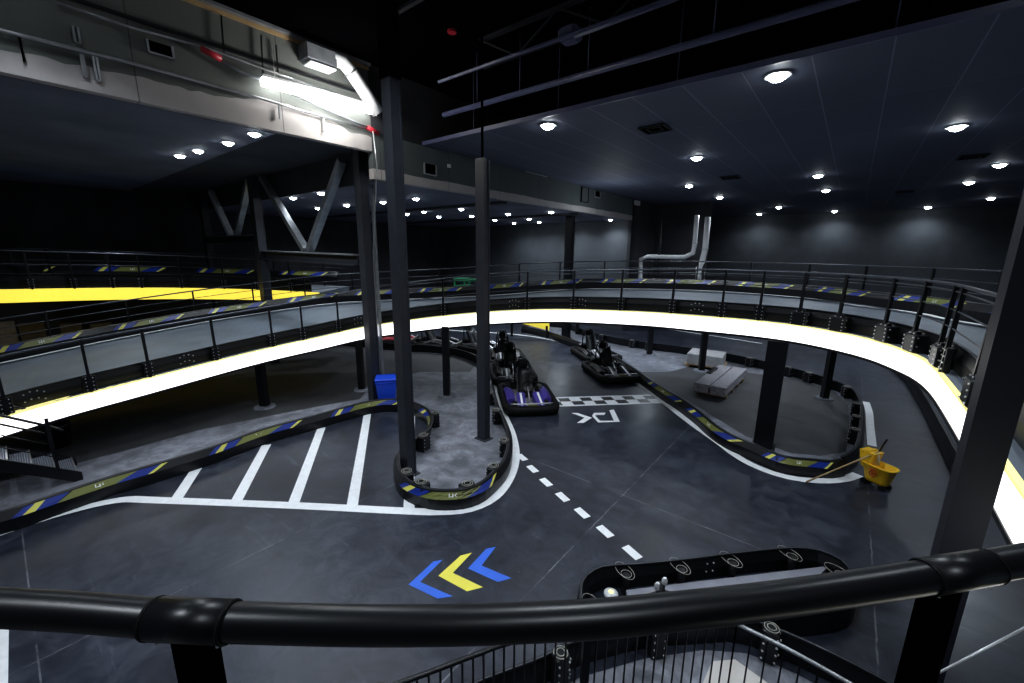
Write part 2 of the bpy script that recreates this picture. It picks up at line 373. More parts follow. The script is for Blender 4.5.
# ------------------------------------------------------------------ floor markings (paint, children of the floor)
LW = .2
stroke('edge_line', [P2(*p) for p in [(-90, 566), (0, 533.5), (60, 514), (118, 500.5), (160, 500.5), (300, 506), (400, 511), (440, 512), (470, 509), (495, 497), (510, 477), (515.5, 456), (512, 434), (504, 415), (496, 395), (492, 380), (489, 366)]], LW, label='white line along the bays and around the left island')
stroke('edge_line', [P2(*p) for p in [(400, 330), (430, 329), (460, 331), (510, 334), (547, 339), (572, 346), (590, 354), (612, 367), (632, 380), (650, 392), (662, 401), (690, 422.5), (716, 441), (735, 455), (750, 464), (775, 474), (800, 479.5), (825, 481), (845, 479), (858, 474.5)]], LW, label='white line along the right island')
stroke('edge_line', [P2(*p) for p in [(872, 446), (870, 425), (869, 412), (866, 402)]], LW * .9)
stroke('edge_line', [P2(*p) for p in [(600, 321), (655, 327.5), (700, 334), (762, 343.5)]], .14)
stroke('edge_line', [P2(*p) for p in [(922, 398), (935, 425), (952, 458)]], .16)
for a, b in [((176, 500), (197, 468)), ((235.5, 503), (266.5, 445)), ((293, 505), (321.5, 428)), ((352, 507), (367.5, 414)), ((409, 509), (411.5, 408))]:
    stroke('bay_line', [P2(*a), P2(*b)], .2, z=.005)
dd = (P2(632, 552.5) - P2(522, 457)).normalized(); dn = Vector((-dd.y, dd.x))
for p in [(522, 457.5), (532.5, 469), (546, 482.3), (562.5, 497), (582, 513), (605, 531.5), (632, 552.5)]:
    c = P2(*p); a, b_ = dd * .155, dn * .075
    paint('dash_marking', [c - a - b_, c + a - b_, c + a + b_, c - a + b_], 'white_paint')
for poly, mt in [([(487, 102), (455, 108), (370, 187), (470, 235), (522, 227), (410, 178)], 'blue_paint'), ([(587, 78), (548, 88), (472, 157), (570, 210), (625, 196), (522, 147)], 'yellow_paint'), ([(668, 58), (635, 65), (573, 132), (675, 178), (722, 165), (620, 122)], 'blue_paint')]:
    q = [P2(300 + x / 3.413, 530 + y / 3.413) for x, y in poly]
    MBo = MB(); MBo.add([v3(p, .004) for p in q], [(0, 1, 2, 5), (2, 3, 4, 5)]).build('chevron_marking', mt, fl)['label'] = ('blue' if mt == 'blue_paint' else 'yellow') + ' chevron arrow painted on the track'
lg = lambda x, y: P2(540 + x / 7.314, 385 + y / 7.314)
mb = MB(); k = [lg(*p) for p in [(228, 205), (275, 205), (382, 240), (318, 278), (270, 278), (325, 240)]]
mb.add([v3(p, .004) for p in k], [(0, 1, 2, 5), (2, 3, 4, 5)])
k = [lg(*p) for p in [(395, 204), (480, 203), (470, 221), (412, 221), (405, 227), (440, 262), (540, 262), (507, 186), (540, 180), (584, 270), (425, 275), (380, 227)]]
mb.add([v3(p, .004) for p in k], [(0, 1, 2, 3), (0, 3, 4, 11), (11, 4, 5, 10), (5, 6, 9, 10), (6, 7, 8, 9)]); o = mb.build('letter_marking', 'white_paint', fl); o['label'] = 'white DK lettering painted on the track'
TL, TR, BR, BL = P2(546, 397.6), P2(651, 394.6), P2(663.5, 403.3), P2(552.5, 407)
def bl(u, v): return (TL.lerp(TR, u)).lerp(BL.lerp(BR, u), v)
mb = MB()
for r in range(2):
    for c in range(20):
        if (c // 2 + r) % 2 == 0: mb.m(0)
        else: mb.m(1)
        u0, u1 = c / 20, (c + 1) / 20; v0, v1 = .13 + r * .37, .5 + r * .37
        mb.add([v3(bl(u, v), .005) for u, v in ((u0, v0), (u1, v0), (u1, v1), (u0, v1))], [(0, 1, 2, 3)])
mb.m(0)
for v0, v1 in ((0, .13), (.87, 1)): mb.add([v3(bl(u, v), .005) for u, v in ((0, v0), (1, v0), (1, v1), (0, v1))], [(0, 1, 2, 3)])
mb.build('checkered_line', ['white_paint', 'black_paint'], fl)
paint('edge_line', [P2(-30, 625), P2(9, 626), P2(8, 700), P2(-30, 710)], 'white_paint')

# ------------------------------------------------------------------ barriers
def glyph(mb, q):   # tiny white DK mark; q(u, v) maps into the sticker
    for poly in ([(.0, .1), (.12, .1), (.12, .9), (.0, .9)], [(.2, .1), (.6, .1), (.6, .3), (.2, .3)], [(.45, .3), (.6, .3), (.6, .9), (.45, .9)], [(.7, .5), (.95, .9), (1.1, .9), (.85, .5)], [(.7, .5), (.85, .5), (1.1, .1), (.95, .1)]):
        mb.add([q(u, v) for u, v in poly], [tuple(range(len(poly)))])
def near_idx(pts, xy):
    return min(range(len(pts)), key=lambda i: (pts[i].x - xy[0]) ** 2 + (pts[i].y - xy[1]) ** 2)
def bolts(parent, items, r_=.012, l_=.012):
    for q, n in items: MB().lathe(q, [(r_, 0), (r_, l_)], 6, n).build('bolt', 'bolt', parent)
def barrier(name, pts, label, group=None, h=.36, sgn=1, st=None, stL=2.1, stG=2.77, closed=False, bevel=.13, bolts=None, sticker_phase=.3):
    """pts: 3-D points of the upper track-side edge's foot; sgn=+1 when the track lies left of the path direction"""
    pts = resample(spline(pts, .12, closed), .16); root = thing(name, label, 'barrier', pts[len(pts) // 2], group=group)
    N = [side(pts, i) * sgn for i in range(len(pts))]
    if closed:
        n0 = (N[0] + N[-1]).normalized(); N[0] = N[-1] = n0
    Z = Vector((0, 0, 1)); rows = []
    for p, n in zip(pts, N):
        rows.append([p + n * .0, p + n * 0 + Z * (h * .62), p - n * bevel * .55 + Z * h, p - n * bevel + Z * h, p - n * (bevel * .8) + Z * (h - .05), p - n * .09 + Z * (h * .55), p - n * .07])
    MB().sweep(rows, True, True).build('panel', 'black_plastic', root)
    MB().tube([p - n * bevel + Z * h for p, n in zip(pts, N)], .008, 6).build('top_edge', 'thin_rail', root)
    # stickers on the sloping face
    tot = (len(pts) - 1) * .16
    def at(s, v):
        s = max(0, min(len(pts) - 1.001, s / .16)); i = int(s); t = s - i
        p = pts[i].lerp(pts[i + 1], t); n = N[i].lerp(N[i + 1], t)
        a = p + Z * (h * .55) + n * .010; b_ = p - n * (bevel * .55 - .010) + Z * (h + .008)
        return (a.lerp(p + Z * (h * .62) + n * .012, v / .18) if v < .18 else (p + Z * (h * .62) + n * .012).lerp(b_, (v - .18) / .82))
    seq = []
    for e_ in (st or []):
        if e_[0] == 'px':
            i0, i1 = near_idx(pts, P2(*e_[1], .3)), near_idx(pts, P2(*e_[2], .3)); seq.append((min(i0, i1) * .16, abs(i1 - i0) * .16)); continue
        s = e_[0] + sticker_phase
        while s + stL < e_[1]: seq.append((s, stL)); s += stG
    for s, stL in seq:
        if 1:
            mb = MB()
            for mi, a0, a1, b0, b1 in ((0, .0, .06, .08, .14), (1, .06, .13, .14, .2), (0, .13, .25, .2, .34), (2, .25, .62, .36, .78), (0, .62, .84, .78, .95), (1, .84, .88, .95, 1.0)):
                mb.m(mi); n = max(1, int((a1 - a0) * 14)); V = [0, .18, .6, 1]
                for i in range(n):
                    for j in range(3):
                        def q(u, v): return at(s + stL * ((a0 + (a1 - a0) * u) * (1 - v) + (b0 + (b1 - b0) * u) * v), .2 + .66 * v)
                        mb.add([q(i / n, V[j]), q((i + 1) / n, V[j]), q((i + 1) / n, V[j + 1]), q(i / n, V[j + 1])], [(0, 1, 2, 3)])
            mb.m(3); glyph(mb, lambda u, v: at(s + stL * (.49 + .06 * u), .35 + .4 * v) + N[0] * 0 + Z * .004)
            mb.build('sticker', ['sticker_blue', 'sticker_yellow', 'sticker_olive', 'white_paint'], root)
    return root, pts, N
def bracket_parts(root, c, n, hh=.4, w=.3, d=.2, ring=.1):
    """box-shaped joint behind a barrier, n = unit normal pointing away from the track"""
    n = Vector(n); t = Vector((-n.y, n.x, 0)); Z = Vector((0, 0, 1)); rz = math.atan2(t.y, t.x)
    b_ = MB().bbox(c + n * (d / 2 + .1) + Z * hh / 2, (w, d, hh), .02, rz).build('joint_bracket', 'black_plastic', root)
    mb = MB(); cc = c + n * (d / 2 + .1) + Z * (hh + .01)
    mb.ring(cc, ring, .005, (0, 0, 1)); mb.build('hoop', 'hoop_grey', b_); MB().ring(cc + Z * .004, ring * .6, .005, (0, 0, 1)).build('inner_hoop', 'hoop_grey', b_)
    items = []
    for u in (-.38, .38):
        for k in range(4):
            for q in (c + t * (w * u) + n * (d + .105) + Z * (hh * (.15 + .23 * k)),): items.append((q, n))
            if k % 2: items.append((c + n * (.1 + d * (.5 + u)) + t * (w * .5 + .003) + Z * (hh * (.15 + .23 * k)), t))
    bolts(b_, items)
# track-side foot is just outside the top edge, so shift the traced top line outwards a little
def foot(poly, sgn, off=.05):
    p = [v3(q) for q in poly]; return [a + side(p, i) * sgn * off for i, a in enumerate(p)]
b1, pts1, N1 = barrier('track_barrier', foot(B1, -1), 'long black track barrier winding round the left island, blue and yellow stickers', sgn=-1, st=[(2.2, 12.9), ('px', (402, 480), (494, 474))], sticker_phase=0.)
for px in [(420, 484), (468, 484), (496, 466), (503, 440), (491, 410), (431, 413), (428, 436), (484, 392), (398, 474)]:
    i = near_idx(pts1, P2(*px, .4)); bracket_parts(b1, pts1[i], -N1[i], .38, .3, .2)
b2, pts2, N2 = barrier('track_barrier', foot(B2[::-1], -1), 'black sticker-topped barrier curving round the right island beside the big column', sgn=-1, st=[('px', (648, 380), (684, 402)), ('px', (690, 407), (745, 441)), ('px', (767, 451), (829, 461))])
b3, pts3, N3 = barrier('track_barrier', foot(B2e, 1), 'plain black barrier closing the far side of the right island', sgn=1)
for px in [(751, 360), (787, 369), (806, 375), (820, 381), (835, 388), (850, 405), (852, 418), (851, 432), (690, 352), (645, 346), (627, 344), (596, 337)]:
    i = near_idx(pts3, P2(*px, .3)); bracket_parts(b3, pts3[i], -N3[i], .38, .28, .2)
B6 = top([(895, 362), (909, 374), (925, 398), (940, 425), (956, 455), (975, 490)])
barrier('track_barrier', foot(B6, -1), 'short black barrier under the elevated deck at far right of the track', sgn=-1)
# barrier left behind the far lane
B7 = top([(470, 310), (510, 317), (560, 322), (640, 322), (720, 330), (790, 341), (850, 352)])
B7 = [v3(p) for p in B7]
# bottom islands
B4 = top([(581, 600), (580.6, 590), (584, 577), (602, 566), (635, 563.5), (683, 559), (731, 553), (779, 548), (805, 547.5), (827, 551.6), (842, 559.6), (852, 572), (855, 592), (846, 603), (815, 609), (775, 611), (720, 615), (650, 619), (612, 619), (590, 612)])
b4, pts4, N4 = barrier('track_barrier', foot(B4, 1, .04), 'long oval black barrier island just beyond the foreground handrail', sgn=1, closed=True, bevel=.05)
for px in [(594, 600), (631, 578), (689, 572), (746, 566), (799, 560), (838, 568)]:
    i = near_idx(pts4, P2(*px, .4)); n = -N4[i]; c = pts4[i] + n * .16; t = Vector((-n.y, n.x, 0))
    g = MB().tube([c + Vector((0, 0, .0)), c + Vector((0, 0, .30))], .05, 14).build('joint_post', 'black_plastic', b4)
    MB().ring(c + Vector((0, 0, .31)), .07, .004).build('inner_hoop', 'hoop_grey', g)
    dg = Vector((-.9, .5, 0)).normalized(); u2 = Vector((.5, .9, 0)).normalized(); hc = c + Vector((0, 0, .33)) + dg * .04
    MB().tube([hc + dg * (.17 * math.cos(2 * math.pi * k / 24)) + u2 * (.10 * math.sin(2 * math.pi * k / 24)) for k in range(24)], .0035, 6, True).build('hoop', 'hoop_grey', g)
for px in [(715, 563)]:
    i = near_idx(pts4, P2(*px, .3)); n = -N4[i]; t = Vector((-n.y, n.x, 0))
    bolts(b4, [(pts4[i] + n * .1 + t * u + Vector((0, 0, z)), n) for u in (-.05, .05) for z in (.16, .29)])
pk = [P2(626, 590, .14), P2(780, 571.5, .14), P2(828, 566, .14), P2(817, 578, .14), P2(720, 590, .14), P2(661.6, 596, .14), P2(630, 602, .14)]
tag(MB().prism(pk[::-1], .01, .14).build('steel_plank', 'plank_grey'), 'pale flat plank lying inside the oval barrier island', 'plank')
B5 = top([(440, 700), (479, 679), (540, 656), (575, 639), (640, 622), (700, 614), (745, 617), (770, 625), (800, 637), (845, 658), (905, 690), (940, 712)])
b5, pts5, N5 = barrier('track_barrier', foot(B5, 1, .04), 'curved black barrier island at the bottom edge below the baluster fence', sgn=1, bevel=.06)
for px in [(568, 672), (665, 645), (770, 648)]:
    i = near_idx(pts5, P2(*px, .3)); bracket_parts(b5, pts5[i], -N5[i], .44, .17, .14, .075)
cpatch('floor_island_near', [v3(p) for p in foot(B5, -1, .15)], 'concrete')
paint('loose_board_print', [P2(700, 690), P2(712, 662), P2(735, 660), P2(790, 700)], 'board', .01)

# ------------------------------------------------------------------ elevated decks
near = [(-90, 466, .85), (0, 437, 1.0), (64, 417, 1.12), (140, 396, 1.25), (256, 364, 1.45), (320, 349, 1.68), (371, 337.5, 1.95), (440, 328, 2.25), (500, 323, 2.45), (560, 321.5, 2.55), (640, 325, 2.65), (700, 330.5, 2.7), (750, 335.5, 2.7), (800, 342.5, 2.7), (856, 355, 2.7), (895, 369, 2.7), (926, 387, 2.7), (956, 430, 2.7)]
nb = [P(*p) for p in near] + [Vector((1.13, 4.0, 2.7)), Vector((1.16, 2.6, 2.7)), Vector((1.1, .6, 2.7))]
nb = resample(spline(nb, .15), .2); FH = .38
far = [(-60, 376, 1.3), (0, 363, 1.45), (100, 342, 1.65), (200, 323, 1.95), (256, 314, 2.15), (330, 304, 2.45), (400, 300, 2.65), (450, 298, 2.78), (495, 295.5, 2.92), (550, 291, 3.02), (600, 289.3, 3.1), (700, 291, 3.15), (800, 298, 3.15), (868, 307, 3.15), (930, 315, 3.15), (975, 324, 3.15)]
fb = [P(*p) for p in far] + [Vector((4.6, 10.5, 3.15)), Vector((6., 7, 3.15)), Vector((6.4, 3.5, 3.15)), Vector((6.3, .6, 3.15))]
fb = resample(spline(fb, .15), .2)
K = 160
def param(pts, n):
    L = [0]
    for a, b in zip(pts, pts[1:]): L.append(L[-1] + (b - a).length)
    out = []; j = 0
    for i in range(n + 1):
        s = L[-1] * i / n
        while j < len(L) - 2 and L[j + 1] < s: j += 1
        out.append(pts[j].lerp(pts[j + 1], max(0, min(1, (s - L[j]) / max(1e-9, L[j + 1] - L[j])))))
    return out
na, fa = param(nb, K), param(fb, K)
Z = Vector((0, 0, 1))
ramp_root = thing('elevated_track', 'grey elevated kart track curving across the hall with a glowing white edge', 'race track', (nb[len(nb) // 2].x, nb[len(nb) // 2].y, 0))
mb = MB()
rows = [[a + Z * FH + Vector((0, 0, 0)), Vector((b.x, b.y, b.z)), Vector((b.x, b.y, b.z - .2)), a + Z * (FH - .2)] for a, b in zip(na, fa)]
mb.sweep(rows, True, True).build('deck', 'deck_grey', ramp_root)
Nn = [side(nb, i) for i in range(len(nb))]        # left of the path = deck side
mb = MB(); mb.sweep([[p - n * .02, p - n * .02 + Z * (FH - .03), p + n * .04 + Z * (FH - .03), p + n * .04] for p, n in zip(nb, Nn)]).build('light_panel', 'fascia_white', ramp_root)['label'] = 'glowing white edge panel'
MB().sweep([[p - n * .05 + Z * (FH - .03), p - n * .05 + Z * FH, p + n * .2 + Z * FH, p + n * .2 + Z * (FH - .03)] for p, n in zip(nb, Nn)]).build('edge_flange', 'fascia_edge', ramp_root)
MB().sweep([[p - n * .03 - Z * .05, p - n * .03, p + n * .12, p + n * .12 - Z * .05] for p, n in zip(nb, Nn)]).build('bottom_rail', 'black_steel', ramp_root)
Nf = [side(fb, i) for i in range(len(fb))]
MB().sweep([[p - n * .34 + Z * .045, p - n * .16 + Z * .045] for p, n in zip(fb, Nf)], closed_prof=False, cap=False).build('edge_line', 'white_paint', ramp_root)
# yellow-lit shadow side panel further round
# deck barriers
r, ptsN, NN = barrier('deck_barrier', [p + n * .20 + Z * FH for p, n in zip(nb, Nn)][::4], 'black barrier along the near edge of the elevated track', sgn=1, h=.36, bevel=.08)
r2, ptsF, NF = barrier('deck_barrier', [p - n * .0 for p, n in zip(fb, Nf)][::4], 'black barrier with blue and yellow stickers along the far edge of the elevated track', sgn=-1, h=.44, bevel=.17, st=[(0.6, 50)], stL=1.95, stG=2.6)
# posts and handrails
def railing(name, label, pts, heights, posts, out, r=.022, parent=None, thin=(.35, .62, .9), wstart=0, lean=0., rr=.011, rmat='black_steel', bk=None):
    root = thing(name, label, 'railing', pts[len(pts) // 2]); 
    tp = [p + Z * heights + o_ * lean for p, o_ in zip(pts, out)]
    MB().tube(tp, r, 8).build('handrail', 'thin_rail' if rmat == 'black_steel' else rmat, root)
    for t in thin: MB().tube([p + Z * heights * t + o_ * lean * t for p, o_ in list(zip(pts, out))[wstart:]], rr, 6).build('wire_rail', 'thin_rail', root)
    for i in posts:
        p = pts[i]; o_ = out[i]; pp = MB().bar(p - Z * .32, p + Z * heights + o_ * lean, .05, .05, up=o_).build('post', rmat, root)
        if bk:
            t = Vector((-o_.y, o_.x, 0)); mb = MB(); mb.bbox(p + o_ * -.03 - Z * .12, (.2 * bk, .07 * bk, .34), .01, math.atan2(t.y, t.x)); mb.build('post_bracket', 'black_plastic', pp)
            bolts(pp, [(p + o_ * .01 * bk + t * u * bk + Z * (.01 - .085 * k), o_) for u in (-.055, .055) for k in range(4)], .012, .014)
    return root
outN = [-n for n in Nn]; rp = [p + o * .02 + Z * (FH + .30) for p, o in zip(nb, outN)]
def idx_px(pts, pxs, zoff=0.):
    def Q(p):
        d = p - EYE; c = Vector((0, 0, 0)); c += Xd * d.x; c += Yd * d.y; c += Zd * d.z
        return CX + F * c.x / c.z if c.z > .1 else 1e6
    q = [Q(p) for p in pts]; return [min(range(len(pts)), key=lambda i: abs(q[i] - x)) for x in pxs]
pi = idx_px(rp, [5, 94, 150, 212, 272, 305, 341, 407, 445, 483, 524, 570, 620, 672, 724, 762, 803, 843, 884, 915, 938, 945, 973])
railing('deck_railing', 'black railing with bolted posts on the near edge of the elevated track', rp, .84, sorted(set(pi)), outN, wstart=idx_px(rp, [400])[0], r=.024, lean=-.04, bk=1.0)
outF = Nf; rf = [p + o * .3 + Z * .1 for p, o in zip(fb, outF)]
railing('deck_railing', 'black railing running behind the stickers on the far edge of the elevated track', rf, 1.05, list(range(2, len(rf), 9)), outF, thin=(.5, .75), r=.022)
# pairs of bolts on the near barrier where its panels join
for x in (39, 185, 356, 511, 582, 700):
    i = idx_px([p + Z * .6 for p in nb], [x])[0]; p = nb[i]; n = outN[i]; t = Vector((-n.y, n.x, 0))
    bolts(r, [(p - n * .115 + t * u + Z * (FH + .1 + .15 * k + (.04 if abs(u) < .1 else 0)), n) for u in (-.14, -.05, .05, .14) for k in (0, 1)], .014, .02)
# big black connector boxes on the outside of the right-hand bend
for x in (803, 843, 884, 915, 938, 973):
    i = idx_px(rp, [x])[0]; p = nb[i]; n = outN[i]; bracket_parts(r, p - n * .30 + Z * (FH + .0), n, .30, .34, .26, .06)

# support columns under the deck
def pole(px, zt, w, label, name='support_column', base=True, shape='box', rz=.6):
    p = P(*px); root = thing(name, label, 'column', p)
    if shape == 'box': MB().box((p.x, p.y, zt / 2), (w, w, zt), rz).build('shaft', 'black_steel', root)
    if base: MB().lathe(p, [(w * 1.5, 0), (w * 1.35, .05), (w * .9, .05)], 16).build('footing', 'concrete', root)
    return root
pole((265, 407), 1.62, .2, 'short black support column under the left half of the elevated track')
pole((362, 390), 1.95, .18, 'black support column beside the blue bin under the elevated track')
pole((447, 396), 2.3, .2, 'black support column on a pale round footing between the two tall columns')
pole((649, 355), 2.85, .22, 'black support column under the deck left of the white carton')
pole((701, 371), 2.85, .2, 'thin black support column standing right in front of the white carton')
pole((824, 399), 2.85, .18, 'thin black support column inside the right island near its back bend')
pole((577, 334), 2.6, .2, 'black support column behind the parked karts on the right', base=False)
pole((375, 353), 2.2, .2, 'black support column far left beneath the deck', base=False)
p = P(763, 446); root = thing('support_column', 'thick black column carrying the deck beside the sticker barrier', 'column', p)
MB().box((p.x, p.y, 1.33), (.40, .40, 2.66), .05).build('shaft', 'black_steel', root)
MB().bbox((p.x, p.y, .02), (.5, .5, .04), .01, .05).build('base_plate', 'black_steel', root)


# left upper deck with the yellow edge
yl = [(-60, 303.5, 2.8), (0, 303, 2.8), (64, 301, 2.75), (128, 299.5, 2.7), (190, 299, 2.62), (256, 300, 2.5), (320, 303, 2.4)]
yb = [P(*p) for p in yl]; yb = resample(spline(yb, .2), .2); NY = [side(yb, i) for i in range(len(yb))]
yr = thing('elevated_track', 'upper kart deck at far left with a glowing yellow edge panel', 'race track', (yb[10].x, yb[10].y, 0))
YH = .44
MB().sweep([[p - n * .02, p - n * .02 + Z * YH, p + n * .05 + Z * YH, p + n * .05] for p, n in zip(yb, NY)]).build('light_panel', 'fascia_yellow', yr)
MB().sweep([[p + Z * YH, p + n * 3.2 + Z * YH, p + n * 3.2 + Z * (YH - .2), p + Z * (YH - .2)] for p, n in zip(yb, NY)]).build('deck', 'deck_grey', yr)
yr1, _, _ = barrier('deck_barrier', [p + n * .2 + Z * YH for p, n in zip(yb, NY)][::4], 'black barrier above the yellow edge panel', sgn=1, h=.5, bevel=.1)
yr2, _, _ = barrier('deck_barrier', [p + n * 2.6 + Z * (YH + .15) for p, n in zip(yb, NY)][::4], 'stickered black barrier on the far side of the yellow-edged deck', sgn=-1, h=.55, bevel=.34, st=[(0, 40)], stL=2.3, stG=3.3)
oy = [-n for n in NY]
railing('deck_railing', 'black railing above the glowing yellow edge panel at far left', [p + Z * (YH + .3) for p in yb], .95, idx_px(yb, [33, 75, 116, 143, 186, 225, 260, 293]), oy, thin=(.55,), bk=1.)
railing('deck_railing', 'thin dark railing against the black left wall', [p + n * 2.9 + Z * (YH + .3) for p, n in zip(yb, NY)], 1.0, list(range(4, len(yb), 8)), oy, thin=(.6,))
for px in [(20, 350), (150, 335), (240, 320)]:
    q = P(*px, 1.2); 
# small yellow panel seen beneath the main deck
q0, q1 = P(508, 320, .9), P(549, 330.5, .45); zt = .5
rt = thing('light_panel', 'short yellow lit panel visible beneath the white-edged deck', 'light panel', (q0.x, q0.y, 0))
mb = MB(); n = Vector((-(q1 - q0).y, (q1 - q0).x, 0)).normalized()
mb.add([Vector((q0.x, q0.y, .9)), Vector((q1.x, q1.y, .45)), Vector((q1.x, q1.y, 1.0)), Vector((q0.x, q0.y, 1.2)), Vector((q0.x, q0.y, .9)) + n * .06, Vector((q1.x, q1.y, .45)) + n * .06, Vector((q1.x, q1.y, 1.0)) + n * .06, Vector((q0.x, q0.y, 1.2)) + n * .06], [(0, 1, 2, 3), (7, 6, 5, 4), (0, 4, 5, 1), (1, 5, 6, 2), (2, 6, 7, 3), (3, 7, 4, 0)]).build('panel', 'panel_yellow', rt)
for t in (.1, .95):
    q = q0.lerp(q1, t); MB().box((q.x, q.y, .35), (.1, .1, .7)).build('leg', 'black_steel', rt)

# ------------------------------------------------------------------ tall building columns
def hcol(x, y, w, d, zt, label, z0=0., rz=0., mt='column_paint', black=None):     # H-section column
    root = thing('steel_column', label, 'column', (x, y, z0)); mb = MB(); R = Matrix.Rotation(rz, 3, 'Z'); t = .03
    for cx, cy, sx, sy in ((0, d / 2 - t / 2, w, t), (0, -d / 2 + t / 2, w, t), (0, 0, w * .9, d - 2 * t)):
        c = R @ Vector((cx, cy, 0)); mb.box((x + c.x, y + c.y, (z0 + zt) / 2), (sx, sy, zt - z0), rz)
    mb.build('shaft', mt, root)
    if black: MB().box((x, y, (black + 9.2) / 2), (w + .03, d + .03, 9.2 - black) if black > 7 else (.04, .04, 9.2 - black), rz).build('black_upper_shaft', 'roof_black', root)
    if z0 == 0: MB().bbox((x, y, .012), (w * 1.5, d * 1.5, .024), .005, rz).build('base_plate', mt, root)
    return root
hcol(-6.68, 4.86, .25, .22, 7.5, 'tall dark steel column rising from the front of the left island', black=7.5)
hcol(-6.62, 7.12, .25, .2, 6.58, 'tall grey steel column standing inside the left island behind the front one', black=6.58)
q = P(375, 402); hcol(q.x, q.y, .28, .26, 7.3, 'dark steel column behind the blue bin joining the truss beam')
hcol(-18.1, 6.75, .4, .3, 7.25, 'steel column at the middle of the two braced truss bays')
hcol(-24.2, 6.75, .4, .3, 7.25, 'leftmost steel column of the braced truss', mt='column_paint')
hcol(-11.73, 19.28, .36, .36, 6.5, 'black column standing behind the deck below the far bulkhead', mt='black_steel')
q = P(384, 397); hcol(q.x, q.y, .08, .08, 7.1, 'thin conduit column beside the truss end column', mt='steel_light')
# right foreground column (box)
root = thing('steel_column', 'massive dark column leaning through the right foreground behind the handrail', 'column', (.725, 3.42, 0))
MB().box((.725, 3.42, 4.6), (.16, .17, 9.2), .0).build('shaft', 'column_dark', root); MB().bbox((.725, 3.42, .02), (.5, .5, .04), .01).build('base_plate', 'black_steel', root)
# truss
def ibeam(name, a, b, h, w, label, mt='column_paint'):
    root = thing(name, label, 'beam', a); a, b = Vector(a), Vector(b)
    MB().bar(a + Z * (h / 2 - .02), b + Z * (h / 2 - .02), w, .04).build('top_flange', 'steel_light', root); MB().bar(a - Z * (h / 2 - .02), b - Z * (h / 2 - .02), w, .04).build('bottom_flange', mt, root)  # lighter material on the top flange paints in its highlight
    MB().bar(a, b, .04, h - .06).build('web', mt, root); return root
ibeam('truss_beam', (-17.9, 6.8, 4.39), (-11.3, 6.8, 4.32), .34, .3, 'horizontal steel beam below the nearer V brace', 'column_paint')
ibeam('truss_beam', (-24., 6.8, 5.02), (-18.3, 6.8, 5.02), .3, .3, 'horizontal steel beam below the farther V brace', 'column_paint')
for a, b, l in (((-14.5, 6.8, 4.6), (-17.4, 6.8, 7.2), 'pale left leg of the nearer V brace'), ((-14.2, 6.8, 4.6), (-11.8, 6.8, 7.1), 'dark right leg of the nearer V brace'), ((-21.3, 6.8, 5.2), (-23.1, 6.8, 7.15), 'pale left leg of the farther V brace'), ((-20.6, 6.8, 5.2), (-18.6, 6.8, 7.2), 'dark right leg of the farther V brace')):
    tag(MB().bar(a, b, .18, .22, up=(0, 1, 0)).build('diagonal_brace', 'duct_white' if 'pale left leg of the farther' in l else 'galv'), 'steel ' + l, 'brace')  # whiter material on the farther pale leg makes up for missing light

# ------------------------------------------------------------------ bulkhead fittings
XW = -10.2
def WA(x, y, dx=.0): return PX(x, y, XW + dx)
def pipe(name, label, cat, pts, r, mt, n=10): return tag(MB().tube(pts, r, n).build(name, mt), label, cat)
pipe('conduit', 'long silver conduit running along the middle of the bulkhead wall', 'pipe', [WA(-60, 15, .12), WA(0, 30, .12), WA(128, 62, .12), WA(256, 97, .12), WA(372, 131, .12)], .028, 'galv')
pipe('conduit', 'thin dark conduit high on the bulkhead wall', 'pipe', [WA(57, 3, .1), WA(130, 27, .1), WA(204, 47, .1), WA(262, 68, .1), WA(330, 92, .1)], .02, 'galv')
pipe('sprinkler_pipe', 'thin grey sprinkler pipe sloping between two red couplings', 'pipe', [WA(204, 50, .15), WA(240, 72, .15), WA(262, 80, .15), WA(350, 120, .15), WA(372, 129, .15)], .03, 'steel_light')
for p, l in (((211, 53), 'red pipe coupling high on the bulkhead wall'), ((373, 130), 'red pipe coupling at the top of the truss end column')):
    c = WA(*p, .16); tag(MB().tube([c - Vector((0, .16, -.03)), c + Vector((0, .16, -.05))], .055, 12).build('pipe_coupling', 'red'), l, 'pipe fitting')
pipe('drop_pipe', 'vertical pale pipe dropping beside the truss end column', 'pipe', [WA(373, 131, .3), WA(377, 165, .3), P(381.5, 399) + Z * 4.5, P(381.5, 399)], .018, 'galv')
# light fitting: tube lamp
a, b_ = WA(262, 82, .2), WA(376, 112, .2)
rt = thing('tube_light', 'glowing fluorescent tube light under the bulkhead edge', 'light', a); MB().tube([a, b_], .085, 12).build('tube', 'tube_white', rt); MB().bar(a + Z * .12, b_ + Z * .12, .14, .05).build('housing', 'white_plastic', rt)
for t in (.1, .9): c = a.lerp(b_, t); MB().tube([c + Z * .1, c + Z * .75], .008, 5).build('hanger_rod', 'galv', rt)
# duct
rt = thing('air_duct', 'pale bent round duct coming down from the bulkhead corner', 'duct', WA(340, 60, .3))
MB().tube([WA(332, 58, .25), WA(343, 62, .25), WA(351, 72, .25), WA(365, 93, .25), WA(378, 113, .25)], .16, 14).build('pipe_run', 'duct_white', rt)
MB().ring(WA(351, 72, .25), .17, .02, (0, .6, -.6)).build('collar', 'galv', rt)
rt = thing('duct_box', 'dark duct box with a white louvred vent high on the bulkhead', 'vent', WA(318, 55, .3))
c = WA(318, 57, .2); MB().bbox(c, (.4, .7, .34), .02).build('box', 'steel_light', rt); MB().bbox(c + Vector((.05, 0, -.22)), (.35, .6, .04), .01).build('vent_grille', 'white_paint', rt)
